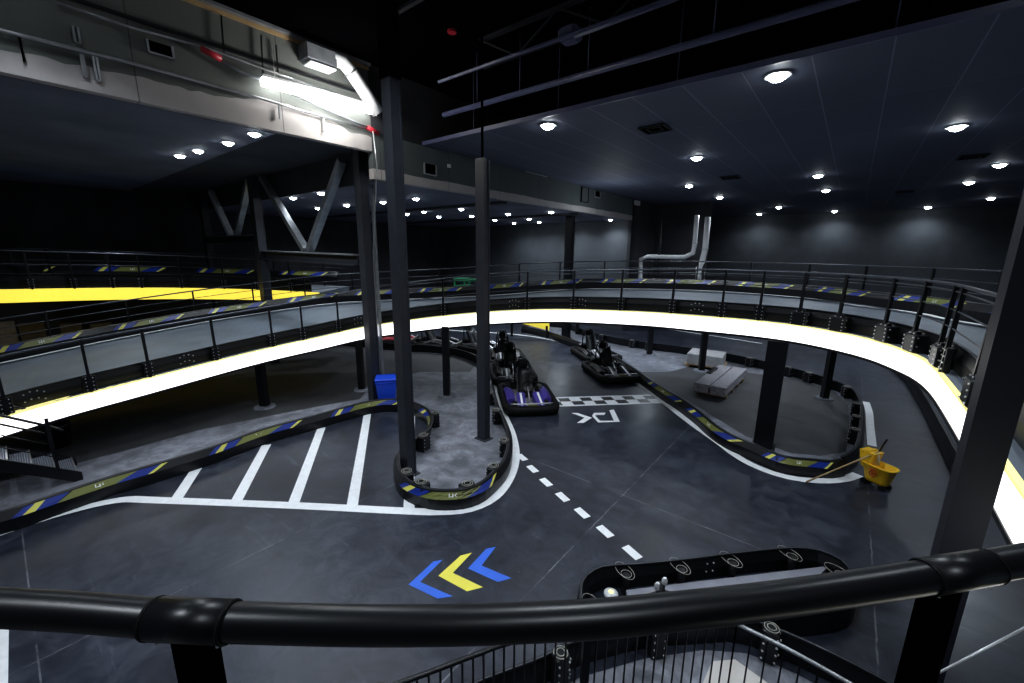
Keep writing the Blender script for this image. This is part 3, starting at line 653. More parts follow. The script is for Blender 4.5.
# openings, struts
def wbox(name, label, cat, x0, y0, x1, y1, mt, fmt=None, dx=.02):
    a, b_ = WA(x0, y0), WA(x1, y1); y_0, y_1 = sorted((a.y, b_.y)); z0, z1 = sorted((a.z, b_.z)); root = thing(name, label, cat, (XW + dx, (y_0 + y_1) / 2, z0))
    MB().box((XW + dx, (y_0 + y_1) / 2, (z0 + z1) / 2), (.05, y_1 - y_0, z1 - z0)).build('panel', mt, root)
    if fmt:
        mb = MB()
        for c, d in (((XW + dx + .03, y_0, (z0 + z1) / 2), (.06, .03, z1 - z0)), ((XW + dx + .03, y_1, (z0 + z1) / 2), (.06, .03, z1 - z0)), ((XW + dx + .03, (y_0 + y_1) / 2, z0), (.06, y_1 - y_0, .03))): mb.box(c, d)
        mb.build('frame', fmt, root)
    return root
wbox('wall_opening', 'square black opening with a pale sill in the bulkhead wall', 'opening', 146, 40, 173, 60, 'dark', 'steel_light')
wbox('cable_tray', 'dark upright cable tray fixed to the bulkhead near the left edge', 'cable tray', 18, 34, 24, 62, 'steel_light', 'galv')
wbox('cable_tray', 'dark recessed tray left of the pale bracket on the bulkhead', 'cable tray', 80, 55, 86, 78, 'steel_light', 'galv')
wbox('cable_tray', 'pale framed bracket below the conduit on the bulkhead', 'cable tray', 92, 57, 100, 82, 'wall_dark', 'galv')
wbox('junction_box', 'small electrical junction box above the pale bracket', 'electrical box', 72, 27, 80, 45, 'wall_dark', 'steel_light')
wbox('wall_opening', 'small black framed opening in the far bulkhead left of the grey column', 'opening', 423, 163, 435, 176, 'dark', 'galv')
wbox('wall_opening', 'small black vent box near the far end of the bulkhead', 'opening', 594, 191, 599, 198, 'dark', 'galv')
wbox('junction_box', 'small white box lamp on the far bulkhead', 'electrical box', 447, 164, 450, 168, 'white_plastic')
wbox('cable_loop', 'black cable loop hanging on the far bulkhead', 'cable', 581, 187, 587, 203, 'bulkhead_far', 'black_steel')
wbox('wall_panel', 'pale patched panel right of the grey column on the far bulkhead', 'panel', 524, 172, 545, 177, 'white_plastic', None, .1)
wbox('security_camera', 'round white camera at the far end of the bulkhead', 'camera', 633, 200, 638, 206, 'white_plastic', None, .1)
for x0, y0, x1, y1 in ((221, 15, 224, 54), (261, 35, 263, 75), (276, 45, 278, 72)):
    tag(MB().bar(WA(x0, y0, .08), WA(x1, y1, .08), .025).build('hanger_strut', 'black_steel'), 'thin strut hanging across the upper bulkhead wall', 'strut', 'struts hanging on the bulkhead')
for x, y in ((279, 103), (323, 116)):
    tag(MB().bar(WA(x, y, .08), WA(x + 1, y + 16, .08), .05, .03).build('wall_strut', 'galv'), 'pale short strut below the conduit on the bright bulkhead', 'strut', 'short struts below the conduit')

# ------------------------------------------------------------------ overhead pipes above the open ceiling
pipe('overhead_pipe', 'bluish pipe crossing the dark roof nearest the top edge', 'pipe', [P(438.7, 82, 8.), P(548, 43, 8.), P(667, 0, 8.), P(740, -28, 8.)], .03, 'blue_pipe')
pipe('overhead_pipe', 'short second pipe just below the topmost bluish pipe', 'pipe', [P(575, 37, 7.9), P(636, 14, 7.9), P(720, -18, 7.9)], .025, 'blue_pipe')
pipe('overhead_pipe', 'thicker bluish pipe hung above the tiled ceiling edge', 'pipe', [Vector((-8.8, 8., 8.05)), Vector((6, 8., 8.05))], .06, 'blue_pipe')
for i, x in enumerate((-7.6, -6.3, -4.6, -2.3, -.9, .9)):
    tag(MB().tube([(x, 8., 9.2), (x, 8., 8.05)], .012, 5).build('hanger_rod', 'blue_pipe'), 'thin vertical rod hanging the bluish pipe', 'hanger rod', 'rods hanging the pipe above the ceiling edge')
for i, x in enumerate((-8.2, -5.6, -3.0, .0, 2.4)):
    tag(MB().tube([(x, 8.5, 9.2), (x, 8.5, 7.66)], .012, 5).build('hanger_rod', 'blue_pipe'), 'thin vertical rod holding the tiled ceiling edge', 'hanger rod', 'rods holding the ceiling edge')
for i, y in enumerate((2.5, 5., 7.5)):
    root = thing('roof_joist', 'dark open web roof joist %s' % ('farthest into the dark roof above the ceiling edge', 'in the middle of the dark roof', 'closest overhead in the dark roof')[2 - i], 'joist', (0, y, 8.6)); mb = MB()
    MB().bar((-7, y, 9.1), (8, y, 9.1), .1, .06).build('top_chord', 'roof_panel', root); MB().bar((-7, y, 8.55), (8, y, 8.55), .08, .05).build('bottom_chord', 'roof_panel', root)
    for k in range(15): mb.bar((-7 + k, y, 8.55 if k % 2 else 9.1), (-6 + k, y, 9.1 if k % 2 else 8.55), .035)
    mb.build('web_bars', 'roof_panel', root)
c = P(570, 42, 8.0); tag(MB().bbox(c + Z * .1, (.35, .3, .22), .05).build('junction_box', 'blue_pipe'), 'rounded grey box hanging by the topmost pipe', 'electrical box')
c = P(452, 33, 8.9); tag(MB().lathe(c, [(.09, 0), (.09, .05), (.03, .08)], 14).build('smoke_detector', 'red'), 'small red round detector on the dark roof', 'detector')

# ------------------------------------------------------------------ downlights
def downlight(x, y, z, label, grp, r=.16, first=[None]):  # radius enlarged so the lens also stands for the lamp's glare
    if first[0] is None:
        o = thing('downlight', label, 'light', (x, y, z), group=grp)
        MB().lathe((x, y, z - .03), [(r * 1.25, 0), (r * 1.25, .03)], 18).build('trim_ring', 'white_plastic', o)
        MB().lathe((x, y, z - .11), [(r * .25, 0), (r * .55, .018), (r * .8, .045), (r * .92, .08), (r * .92, .1)], 18).build('lens', 'lamp_white', o); first[0] = o
    else:
        o = dup(first[0], None, (x, y, z), None, label); o['group'] = grp; o.scale = (.72, .72, .72) if x < -10.4 else (1, 1, 1)
    return o
def lamp(x, y, z, power, ang=150, blend=.9, col=(.86, .93, 1), r=.12):
    l = bpy.data.lights.new('downlight_or_fill_lamp', 'SPOT'); l.energy = power; l.spot_size = math.radians(ang); l.spot_blend = blend; l.color = col; l.shadow_soft_size = r
    o = bpy.data.objects.new('downlight_or_fill_lamp', l); C.objects.link(o); o.location = (x, y, z)
PW = 520
GR = 'round downlights in the tiled ceiling'
RL = [(-6.17, 8.95), (-1.45, 8.95), (1.44, 14.81), (-4.33, 14.62), (-6.2, 20.2), (-1.53, 20.5), (-1.49, 25.3), (3.3, 21.5), (3.22, 25.8), (-6.08, 25.2), (-6.03, 37.0), (-4.24, 32.5), (-1.53, 37.3), (3.11, 37.3), (5.09, 33.3)]
for x, y in RL:
    near_ = y < 9
    downlight(x, y, 7.6, 'downlight at the left end of the tiled ceiling edge' if (near_ and x < -3) else 'brightest round downlight at the tiled ceiling edge' if near_ else 'round white downlight deep in the tiled ceiling', None if near_ else GR)
    if near_: 
        for o in list(bpy.data.objects)[-1:]: pass
    lamp(x, y, 7.5, PW if y < 30 else 420)
for o in bpy.data.objects:
    if o.get('group', 0) is None: del o['group']
for x, y in [(7.5, 12), (7.5, 20), (8, 30)]: lamp(x, y, 7.5, PW)
LA = [(-14.89, 3.77), (-13.75, 3.89), (-12.14, 4.07), (-10.75, 4.15)]
for (x, y), l in zip(LA, ('leftmost', 'second from left', 'third from left', 'rightmost, beside the bulkhead,')): downlight(x, y, 7.12, l + ' of the four downlights in the left front ceiling', 'row of downlights in the left front ceiling'); lamp(x, y, 7.0, 150)
LB = [(-16.18, 7.3), (-14.08, 7.28), (-19.14, 9.7), (-16.82, 9.77), (-14.58, 10.0), (-12.6, 10.03), (-18.18, 13.86), (-16.33, 13.45), (-17.94, 15.8), (-13.95, 13.6), (-16.17, 16.53), (-16.97, 19.32), (-13.76, 16.65), (-14.77, 19.76), (-17.61, 21.94), (-15.67, 22.02), (-11.37, 16.93), (-13.43, 22.3), (-11.12, 22.6)]
for i, (x, y) in enumerate(LB):
    downlight(x, y, 6.46, 'small round downlight in the lower left far ceiling', 'round downlights in the lower left ceiling')
    if i % 2 == 0 or y > 21: lamp(x, y, 6.36, 160 if y < 21 else 230)
# unseen open roof lights added over the near half of the track (above and behind the photographer)
for x, y, e_ in [(-5.5, 3.2, 470), (-1.6, 3.2, 380), (-8.3, .5, 330), (1.8, 5.5, 260), (-3, -2.5, 600), (2.5, -1, 300)]:
    lamp(x, y, 8.4, e_, 140)
    o = downlight(x, y, 9.2, 'unseen round high-bay downlight added on the dark roof', 'added high-bay lights on the dark roof')
for x, y, e_ in [(-20.5, 2.5, 260), (-21, -2, 200), (-22.5, 12, 200), (-21.5, 18, 200)]: lamp(x, y, 6.3, e_)  # added fill lamps without fittings, brightening the yellow-edged deck and its stickers
l = bpy.data.lights.new('bulkhead_fill', 'POINT'); l.energy = 45; l.shadow_soft_size = .3; l.color = (.9, .97, 1); o = bpy.data.objects.new('bulkhead_fill', l); C.objects.link(o); o.location = (-8.6, 17.5, 6.0)  # added fill light brightening the far bulkhead, no fitting there
for x, y, e_ in [(-13.2, 14.2, 130), (-10.3, 16.4, 170), (-6., 16.5, 110), (-2, 16., 90), (2.6, 11.0, 80)]: lamp(x, y, 2.5, e_, 170, .9, (.8, .9, 1))  # added fill lamps below the deck, brightening the far floor; no fittings
# ceiling vents
for px, l in (((655, 128), 'square vent in the tiled ceiling right of the left edge light'), ((730, 177), 'square dark vent deep in the ceiling left of centre'), ((973, 156), 'dark square vent in the tiled ceiling at right'), ((905, 191), 'small dark vent far back in the tiled ceiling')):
    c = P(*px, 7.6); root = thing('ceiling_vent', l, 'vent', (c.x, c.y, 7.58)); MB().box((c.x, c.y, 7.585), (.6, .6, .02)).build('backing', 'dark', root); mb = MB()
    for s in (.3, .16): 
        for dx, dy, sx, sy in ((0, s, s * 2, .04), (0, -s, s * 2, .04), (s, 0, .04, s * 2), (-s, 0, .04, s * 2)): mb.box((c.x + dx, c.y + dy, 7.57), (sx, sy, .03))
    mb.build('louvre', 'wall_dark', root)
# white exhaust pipes in the recess
Yp = 24.2
rt = thing('exhaust_pipe', 'white pipe bending horizontally beside the dark recess', 'pipe', PY(642, 285, Yp))
MB().tube(spline([PY(640, 290, Yp), PY(640.5, 268, Yp), PY(641, 259, Yp), PY(648, 256.5, Yp), PY(665, 257, Yp), PY(685, 257, Yp), PY(693, 253, Yp), PY(694.5, 245, Yp), PY(697, 215, Yp)], .3), .125, 12).build('pipe_run', 'duct_white', rt)
MB().ring(PY(695, 243, Yp), .14, .02).build('collar', 'galv', rt)
rt = thing('exhaust_pipe', 'white near-vertical pipe right of the bent one', 'pipe', PY(699, 285, Yp))
MB().tube([PY(698, 290, Yp), PY(699, 268, Yp), PY(702, 262, Yp), PY(705, 250, Yp), PY(708, 217, Yp)], .15, 12).build('pipe_run', 'duct_white', rt)
MB().ring(PY(705, 249, Yp), .17, .02).build('collar', 'galv', rt)
pipe('drain_pipe', 'dark thin vertical pipe in the recess between white pipes and bulkhead', 'pipe', [PY(657, 290, Yp), PY(662, 210, Yp)], .07, 'wall_dark')

# ------------------------------------------------------------------ karts
def make_kart():
    k = thing('go_kart', 'x', 'go-kart', (0, 0, 0), group='racing karts')
    # front = -Y ; length 2.3, width 1.5
    def rr(w, l0, l1, r, n=6):
        out = []
        for cx, cy, a0 in ((w - r, l1 - r, 0), (-w + r, l1 - r, 90), (-w + r, l0 + r, 180), (w - r, l0 + r, 270)):
            for i in range(n + 1): a = math.radians(a0 + 90 * i / n); out.append((cx + r * math.cos(a), cy + r * math.sin(a)))
        return out
    mb = MB(); o1 = rr(.74, -1.15, 1.05, .34); o2 = rr(.60, -1.0, .92, .26); prof = []
    rows = [[Vector((a[0], a[1], .06)), Vector((a[0] * 1.01, a[1] * 1.01, .14)), Vector((a[0], a[1], .24)), Vector((b[0], b[1], .25)), Vector((b[0], b[1], .07))] for a, b in zip(o1 + o1[:1], o2 + o2[:1])]
    mb.sweep(rows, True, False, True).build('bumper', 'black_rubber', k)
    MB().prism(rr(.6, -1.0, .9, .2, 3), .07, .1).build('floor_pan', 'silver', k)
    for s in (-1, 1):
        mb = MB(); rows = []
        for t in range(7):
            u = t / 6; y = -.55 + 1.0 * u; hgt = .30 + .1 * math.sin(math.pi * u); w = .2
            rows.append([Vector((s * .36, y, .12)), Vector((s * (.36 + w), y, .12)), Vector((s * (.36 + w + .05), y, hgt * .75)), Vector((s * (.40 + w * .6), y, hgt)), Vector((s * .38, y, hgt * .8))])
        mb.sweep(rows).build('side_pod', 'purple', k)
        mb = MB(); rows = []
        for t in range(7):
            u = t / 6; y = -1.02 + .62 * u; h_ = .25 + .17 * u; c = s * (.26 - .04 * u); w = .09 + .03 * u
            rows.append([Vector((c - w, y, .12)), Vector((c + w, y, .12)), Vector((c + w, y, h_ * .9)), Vector((c + w * .4, y, h_)), Vector((c - w * .4, y, h_)), Vector((c - w, y, h_ * .9))])
        n_ = mb.sweep(rows).build('nose_cone', 'purple', k)
        MB().add([(s * .26 - .025, -1.0, .262), (s * .26 + .025, -1.0, .262), (s * .23 + .03, -.45, .415), (s * .23 - .03, -.45, .415)], [(0, 1, 2, 3)]).build('stripe', 'white_paint', n_)
        for y, r_, w in ((-.72, .14, .13), (.62, .15, .2)):
            wh = MB().lathe((s * (.42 if y < 0 else .45) - w / 2, y, r_), [(r_ * .6, 0), (r_ * .95, .015), (r_, w * .3), (r_, w * .7), (r_ * .95, w - .015), (r_ * .6, w)], 18, (1, 0, 0)).build('wheel', 'black_rubber', k)
            MB().lathe((s * (.42 if y < 0 else .45) - w / 2 - .004, y, r_), [(r_ * .5, 0), (r_ * .5, w + .008)], 12, (1, 0, 0)).build('rim', 'silver', wh)
    # seat
    mb = MB(); rows = []
    for i in range(9):
        u = i / 8
        if u < .5: y = -.1 + .9 * u; z = .14 + .04 * u
        else: y = .35 + .28 * (u - .5) * 2; z = .16 + .62 * ((u - .5) * 2)
        w = .2 + .03 * math.sin(u * 3)
        rows.append([Vector((-w, y - .08, z + .12)), Vector((-w * .7, y, z + .01)), Vector((0, y + .02, z)), Vector((w * .7, y, z + .01)), Vector((w, y - .08, z + .12)), Vector((w * .75, y + .05, z - .02)), Vector((0, y + .06, z - .03)), Vector((-w * .75, y + .05, z - .02))])
    mb.sweep(rows, True, True, True).build('seat', 'black_plastic', k)
    MB().tube(spline([Vector(p) for p in ((-.24, .72, .2), (-.22, .74, .75), (-.13, .75, 1.0), (.13, .75, 1.0), (.22, .74, .75), (.24, .72, .2))], .1), .022, 8).build('roll_hoop', 'black_steel', k)
    MB().lathe((0, .70, .88), [(.04, -.04), (.14, -.035), (.15, 0), (.14, .035), (.04, .04)], 18, (0, 1, 0), 1.).build('headrest', 'black_rubber', k)
    st = MB().tube([(0, -.6, .2), (0, -.22, .5)], .018, 8).build('steering_column', 'silver', k)
    w_ = MB().ring((0, -.22, .51), .15, .016, (0, -.8, .62)).build('steering_wheel', 'black_rubber', st)
    MB().bbox((.0, .88, .24), (.7, .28, .3), .05).build('motor_cover', 'black_plastic', k)
    MB().bbox((.42, .25, .27), (.2, .4, .22), .04).build('battery_box', 'black_plastic', k)
    MB().tube(spline([Vector(p) for p in ((-.55, -.9, .27), (-.3, -1.08, .33), (.3, -1.08, .33), (.55, -.9, .27))], .1), .018, 8).build('front_hoop', 'silver', k)
    mb = MB(); mb.bbox((0, -1.02, .2), (.24, .04, .18), .01).build('number_plate', 'sticker_olive', k)
    return k
kart0 = make_kart()
hd = math.atan2(.72, .69)   # front is -Y, turned so the kart drives towards +X -Y
KP = [(-7.42, 9.95, hd, 'purple and black kart at the front of the row by the checkered line'), (-9.45, 11.72, hd, 'dark kart second in the row directly behind the purple front kart'), (-11.2, 13.4, hd + .03, 'black kart third in the row half hidden by the grey column'), (-6.75, 14.4, hd + .05, 'black kart parked on the right edge line, nearer of the two'), (-8.5, 16.5, hd + .1, 'black kart parked on the right edge line, farther of the two'), (-15.3, 13.3, 1.9, 'dark kart behind the barrier left of the thin support column'), (-13.3, 14.1, 1.6, 'dark kart behind the barrier right of the thin support column'), (-17.7, 12.3, 2.2, 'kart with a red bonnet seen between columns at far left')]
kart_objs = []
for i, (x, y, a, l) in enumerate(KP):
    if i == 0: kart0.location = (x, y, 0); kart0.rotation_euler = (0, 0, a); kart0['label'] = l; kart_objs.append(kart0)
    else: kart_objs.append(dup(kart0, None, (x, y, 0), a, l))
for i, ko in enumerate(kart_objs):
    ko.scale = (1.12,) * 3
    if i > 0:
        for c in kids(ko):
            if c.name.split('.')[0] in ('side_pod', 'nose_cone'):
                c.data = c.data.copy(); c.data.materials.clear(); c.data.materials.append(M['red' if i == 7 else 'black_plastic'])

# ------------------------------------------------------------------ small things
# blue bin
c = P(388, 405.5); c = Vector((c.x, c.y, 0)); rt = thing('wheelie_bin', 'bright blue plastic bin standing behind the left island barrier', 'bin', c)
rz = .9; mb = MB(); R = Matrix.Rotation(rz, 3, 'Z'); rows = []
for z, w, d in ((.06, .22, .2), (.75, .29, .27), (.8, .31, .29), (.84, .31, .29)):
    rows.append([c + R @ Vector((sx * w, sy * d, 0)) + Z * z for sx, sy in ((-1, -1), (1, -1), (1, 1), (-1, 1))])
mb.sweep(rows).build('body', 'bin_blue', rt); MB().bbox(c + Z * .88, (.64, .6, .06), .02, rz).build('lid', 'bin_blue', rt)
MB().tube([c + R @ Vector((-.25, .3, 0)) + Z * .84, c + R @ Vector((.25, .3, 0)) + Z * .84], .02, 8).build('handle', 'bin_blue', rt)
for s in (-1, 1): MB().lathe(c + R @ Vector((s * .22, .2, 0)) + Z * .08, [(.08, 0), (.08, .05)], 14, R @ Vector((1, 0, 0))).build('wheel', 'black_rubber', rt)
# mop bucket
c = P(876, 486); rz = -.55; R = Matrix.Rotation(rz, 3, 'Z')
rt = thing('mop_bucket', 'yellow mop bucket on casters beside the right island barrier', 'bucket', c); S = .80
def L(x, y, z): return c + (R @ Vector((x, y, 0))) * S + Z * z * S
rows = []
for z, w, d in ((.12, .24, .15), (.2, .26, .165), (.54, .33, .21), (.56, .36, .24), (.59, .36, .24), (.59, .32, .20), (.25, .25, .14), (.2, .2, .1)):
    row = []
    for i in range(16):
        a = 2 * math.pi * i / 16; ca, sa = math.cos(a), math.sin(a); e_ = .6
        row.append(L(w * math.copysign(abs(ca) ** e_, ca), d * math.copysign(abs(sa) ** e_, sa), z))
    rows.append(row)
MB().sweep(rows, True, True, True).build('tub', 'bucket_yellow', rt)
mb = MB()
for z0, z1, w0, w1 in ((.34, .74, .13, .17),):
    rows = [[L(-.24 + sx * w, sy * .15 * (1 if z < .5 else 1.2), z) for sx, sy in ((-1, -1), (1, -1), (1, 1), (-1, 1))] for z, w in ((.44, .08), (.6, .12), (.84, .17), (.86, .18))]
    mb.sweep(rows)
wr = mb.build('wringer', 'bucket_yellow', rt); MB().bar(L(-.24, -.16, .87), L(-.24, .16, .87), .05, .03).build('press_bar', 'bucket_yellow', wr)
MB().tube([L(-.16, .14, .82), L(-.1, .16, 1.1), L(-.05, .16, 1.24)], .018, 8).build('wringer_handle', 'black_steel', wr)
for sx in (-.2, .2):
    for sy in (-.12, .12): MB().lathe(L(sx - .015, sy, .055), [(.06, -.02), (.06, .02)], 12, R @ Vector((0, 1, 0))).build('caster', 'black_rubber', rt)
mb = MB(); f0 = [L(u, -.2, z) for u, z in ((-.1, .2), (.06, .2), (.06, .38), (-.1, .38))]
fc = L(-.02, -.215, .38); nf = (R @ Vector((0, -1, 0.))); mb.ring(fc, .06, .009, nf); mb.bar(L(-.07, -.22, .32), L(.03, -.22, .44), .02, .01); mb.bar(L(.0, -.22, .31), L(-.06, -.22, .44), .02, .01)
mb.bar(L(-.08, -.23, .49), L(.05, -.23, .49), .02, .01); mb.build('warning_mark', 'warn_red', rt)
a, b_ = P(806, 482, .03), L(-.1, .0, .9); rt = thing('mop', 'wooden-handled mop leaning out of the yellow bucket to the floor', 'mop', a)
MB().tube([a, b_], .016, 8).build('handle', 'wood', rt); e = (b_ - a).normalized(); 
mb = MB(); 
for k in range(9): mb.tube([b_, b_ + Vector((.03 * math.cos(k), .03 * math.sin(k), -.12)), b_ + Vector((.05 * math.cos(k), .05 * math.sin(k), -.28))], .014, 5)
mb.build('mop_head', 'white_plastic', rt)
# carton and wrapped stack on pallets
c = P(704, 366); c = Vector((-4.25, 18.3, 0)); rz = .1; rt = thing('carton_stack', 'white carton on a pallet behind the thin support column', 'carton', c)
MB().bbox(c + Z * .34, (1.35, 1.2, .45), .02, rz).build('carton', 'carton', rt); mb = MB(); R = Matrix.Rotation(rz, 3, 'Z')
for k in (-.6, 0, .6): mb.box(c + R @ Vector((k, 0, 0)) + Z * .05, (.12, 1.3, .1), rz)
mb.box(c + Z * .11, (1.5, 1.3, .02), rz); mb.build('pallet', 'wood', rt)
c = Vector((-3.05, 15.6, 0)); rz = -.02; rt = thing('wrapped_boards', 'long low stack of plastic-wrapped boards on a pallet', 'board stack', c); R = Matrix.Rotation(rz, 3, 'Z')
mb = MB()
for k in range(3): mb.bbox(c + R @ Vector((-.25, .0, 0)) + Z * (.17 + .1 * k), (.46, 3.0, .1), .01, rz)
mb.build('board_bundle', 'wrap', rt); mb = MB()
for k in range(3): mb.bbox(c + R @ Vector((.25, .05, 0)) + Z * (.17 + .1 * k), (.46, 3.1, .1), .01, rz)
mb.build('board_bundle', 'wrap', rt)
mb = MB()
for k in (-1.2, -.4, .4, 1.2): mb.box(c + R @ Vector((0, k, 0)) + Z * .06, (.98, .14, .12), rz)
mb.build('pallet', 'wood', rt); MB().bbox(c + R @ Vector((-.42, .35, 0)) + Z * .45, (.16, .9, .06), .01, rz).build('loose_strip', 'black_plastic', rt)
# green machine on the far deck
c = P(467, 291, 2.9); rt = thing('green_cart', 'small green metal cart on the far deck left of the grey column', 'cart', c)
mb = MB()
for sx in (-.45, .45):
    for sy in (-.3, .3): mb.bar(c + Vector((sx, sy, .05)), c + Vector((sx, sy, .55)), .06)
mb.build('frame', 'green', rt); MB().bbox(c + Z * .5, (1., .7, .12), .02).build('tray', 'green', rt); MB().bbox(c + Z * .2, (1., .7, .1), .02).build('shelf', 'green', rt)
# beige block stacks by left wall
for i, (xa, xb, l) in enumerate([(-30, 20, 'beige block panel at the extreme left below the yellow edge'), (23, 49, 'beige block panel second from the left edge'), (64, 86, 'beige block panel with a dark stain in the middle'), (94, 116, 'small beige block panel farthest right of the four')]):
    a, b_ = PX(xa, 345, -24.6), PX(xb, 345, -24.6); zt = PX((xa + xb) / 2, 323, -24.6).z
    mb = MB()
    n = 4
    for r_ in range(n): mb.bbox((-24.75, (a.y + b_.y) / 2, zt * (r_ + .5) / n), (.3, abs(b_.y - a.y), zt / n - .01), .01)
    tag(mb.build('block_panel', 'beige'), l, 'block wall')
# black tub near stairs
c = P(60, 446); rt = thing('waste_tub', 'round black tub standing behind the metal stairs', 'bin', c)
MB().lathe(c, [(.2, 0), (.25, .5), (.27, .5), (.27, .54), (.24, .54), (.22, .1)], 20).build('body', 'black_plastic', rt); MB().ring(c + Z * .54, .265, .012).build('rim', 'thin_rail', rt)
# stairs at left
rt = thing('metal_stairs', 'short black metal stairs with grated treads at the left edge', 'stairs', (-12, .4, 0)); n = 7; run, rise = .27, .19
ye = .5
for X in (-11.55, -12.45):
    MB().add([(X + dx, y, z) for dx in (-.02, .02) for y, z in ((ye, 0), (ye, .16), (ye - run * n, .16 + rise * n), (ye - run * n, rise * n - .08), (ye - .12, 0))], [(0, 1, 2, 3, 4), (9, 8, 7, 6, 5), (0, 5, 6, 1), (1, 6, 7, 2), (2, 7, 8, 3), (3, 8, 9, 4), (4, 9, 5, 0)]).build('stringer', 'black_steel', rt)
for i in range(n):
    y = ye - .06 - run * (i + .5); z = .1 + rise * (i + .5); mb = MB()
    for k in range(9): mb.bar((-12.43, y - .12 + .03 * k, z), (-11.57, y - .12 + .03 * k, z), .01, .025)
    for k in range(12): mb.bar((-12.40 + .075 * k, y - .13, z), (-12.40 + .075 * k, y + .13, z), .008, .02)
    t = mb.build('tread', 'mesh_metal', rt); MB().bar((-12.43, y + .13, z), (-11.57, y + .13, z), .02, .05).build('nosing', 'galv', t)
sr = thing('stair_railing', 'black tube railing along the metal stairs', 'railing', (-11.5, .3, 0))
for X in (-11.52, -12.48):
    for hh, r_ in ((1.0, .024), (.82, .018), (.6, .01), (.35, .01)):
        MB().tube([(X, ye - 2.3, rise * 8.5 + hh + .1), (X, ye - .28, .25 + hh)] + ([(X, ye - .12, .2 + hh - .1)] if hh == 1. else []), r_, 8).build('rail', 'black_steel', sr)
    for y in (ye - .3, ye - 1.7): MB().bar((X, y, .02 + (ye - y) * .7), (X, y, 1.2 + (ye - y) * .7), .05).build('post', 'black_steel', sr)

# ------------------------------------------------------------------ foreground
RZ = 4.02
fp = [P(x, y, RZ) for x, y in [(-160, 596), (-60, 603), (0, 607.5), (80, 612), (153, 618), (190, 620.5), (340, 625), (440, 625), (512, 623), (600, 618.5), (700, 608.5), (780, 599), (860, 587.5), (920, 578), (1024, 560), (1120, 542), (1250, 515)]]
fr = thing('guard_rail', 'thick black tube handrail crossing the whole foreground', 'railing', (fp[5].x, fp[5].y, 2.95))
MB().tube(spline(fp, .04), .0285, 24).build('handrail', 'rail_steel', fr)
def sleeve(x0, x1, ya, yb, px):
    a, b_ = P(x0, ya, RZ), P(x1, yb, RZ); MB().tube([a, b_], .0315, 24).build('collar', 'rail_steel', fr)
    c = a.lerp(b_, .5 if px < 500 else .3); d = (b_ - a).normalized()
    MB().bar(c - Z * .02, Vector((c.x, c.y, 2.97)), .05, .035, up=d.cross(Z)).build('post', 'roof_black', fr)
    for t in (.03, .97):
        q = a.lerp(b_, t); MB().tube([q - d * .0015, q + d * .0015], .0322, 24).build('collar_seam', 'black_rubber', fr)
        q = a.lerp(b_, t * .8 + .1) - Z * .028; o_ = Vector((d.y, -d.x, 0)) * .015; MB().lathe(q + o_, [(.003, -.004), (.003, .003)], 8).build('screw', 'bolt', fr)
sleeve(152, 232, 618.3, 622, 205); sleeve(924, 990, 577.3, 566.3, 950)
tag(MB().prism([(-1.7, -2.5), (1.0, -2.5), (1.0, 1.6), (.75, 1.5), (.1, .75), (-.3, .35), (-.6, .1), (-1.7, -.2)], 2.8, 2.97).build('floor_platform', 'dark_and_shaded_concrete'), kind='structure')
# slim grey cable lower right
pipe('tension_cable', 'thin pale cable slanting across the lower right corner', 'cable', [EYE + ray(925, 680) * .95, EYE + ray(1100, 588) * 1.1], .0025, 'galv', 6)
# baluster fence below
FZ = 1.1
tops = [P(x, y, FZ) for x, y in [(380, 690), (420, 676), (470, 657), (517, 641), (580, 634), (650, 629), (700, 626), (737, 624)]]
top2 = [P(x, y, FZ) for x, y in [(737, 624), (780, 645), (812, 662), (849, 683), (900, 712)]]
t1 = resample(spline(tops, .1), .1); t2 = resample(spline(top2, .1), .13)
fe = thing('baluster_fence', 'black fence with thin vertical balusters below the foreground handrail', 'fence', (t1[5].x, t1[5].y, 0))
MB().tube(t1, .022, 8).build('top_rail', 'black_steel', fe); MB().tube(t2, .018, 8).build('top_rail', 'galv', fe)['label'] = 'bright right-hand top rail'  # right rail in brighter metal, the light falling on it painted in
MB().tube([Vector((p.x, p.y, .1)) for p in t1], .015, 6).build('bottom_rail', 'black_steel', fe); MB().tube([Vector((p.x, p.y, .1)) for p in t2], .015, 6).build('bottom_rail', 'black_steel', fe)
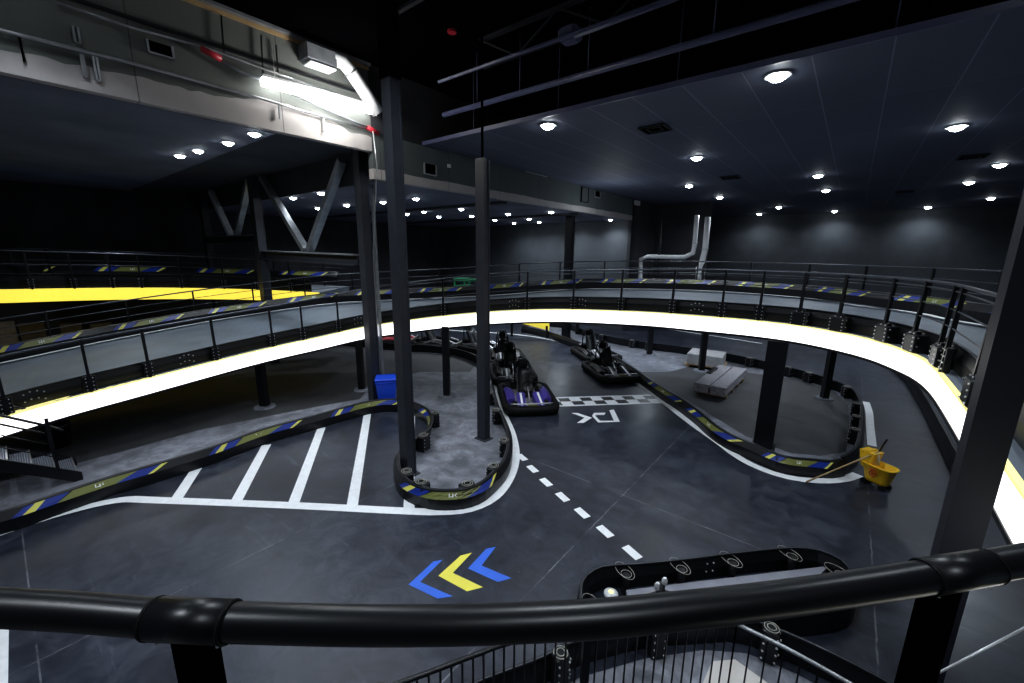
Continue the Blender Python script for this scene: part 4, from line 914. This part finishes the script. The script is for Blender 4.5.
for t in (t1, t2):
    for p in t[::1]: MB().bar(Vector((p.x, p.y, .1)), p, .014).build('baluster', 'black_steel', fe)
for p in (t1[0], t1[len(t1) // 2 + 2]): MB().box((p.x, p.y, .57), (.07, .07, 1.14), .7).build('post', 'black_steel', fe)
# V-braced bolt post and lamp disc at the end of the oval island
c = P(659, 604, .5); rt = thing('bolt_post', 'black post with two bolts and spread arms rising over the oval island', 'post', (c.x, c.y, 0))
MB().tube([(c.x, c.y, 0), (c.x, c.y, .78)], .05, 12).build('shaft', 'black_steel', rt)
for dx, z in ((-.03, .80), (.03, .86)): MB().lathe((c.x + dx, c.y + dx, z - .1), [(.02, 0), (.036, .03), (.036, .07), (.02, .1)], 12).build('bolt', 'bolt', rt)
MB().bar((c.x, c.y, .68), P(622, 602, .4), .03, .05).build('arm', 'galv', rt); MB().bar((c.x, c.y, .68), P(690, 598, .45), .03, .04).build('arm', 'black_steel', rt)
c = P(611, 593, .35); rt = thing('round_lamp', 'small round pale lamp at the left end of the oval island', 'light', (c.x, c.y, 0)); MB().lathe((c.x, c.y, 0), [(.03, 0), (.03, .3), (.09, .32), (.09, .35), (.05, .37)], 18).build('body', 'white_plastic', rt)
MB().lathe((c.x, c.y, .371), [(.035, 0), (.02, .008)], 12).build('lens', 'fascia_edge', rt)

# ------------------------------------------------------------------ world and view
w = bpy.data.worlds.new('world'); bpy.context.scene.world = w; w.use_nodes = True
w.node_tree.nodes['Background'].inputs[0].default_value = (.55, .65, .9, 1); w.node_tree.nodes['Background'].inputs[1].default_value = .035
a, b_ = WA(262, 82, .5), WA(376, 112, .5); l = bpy.data.lights.new('tube_lamp', 'POINT'); l.energy = 95; l.shadow_soft_size = .2; l.color = (1, .98, .93)
o = bpy.data.objects.new('tube_lamp', l); C.objects.link(o); o.location = a.lerp(b_, .6) + Vector((.3, 0, -.1))
vs = bpy.context.scene.view_settings; vs.view_transform = 'Standard'; vs.exposure = .12
try: vs.look = 'Medium High Contrast'
except Exception: pass
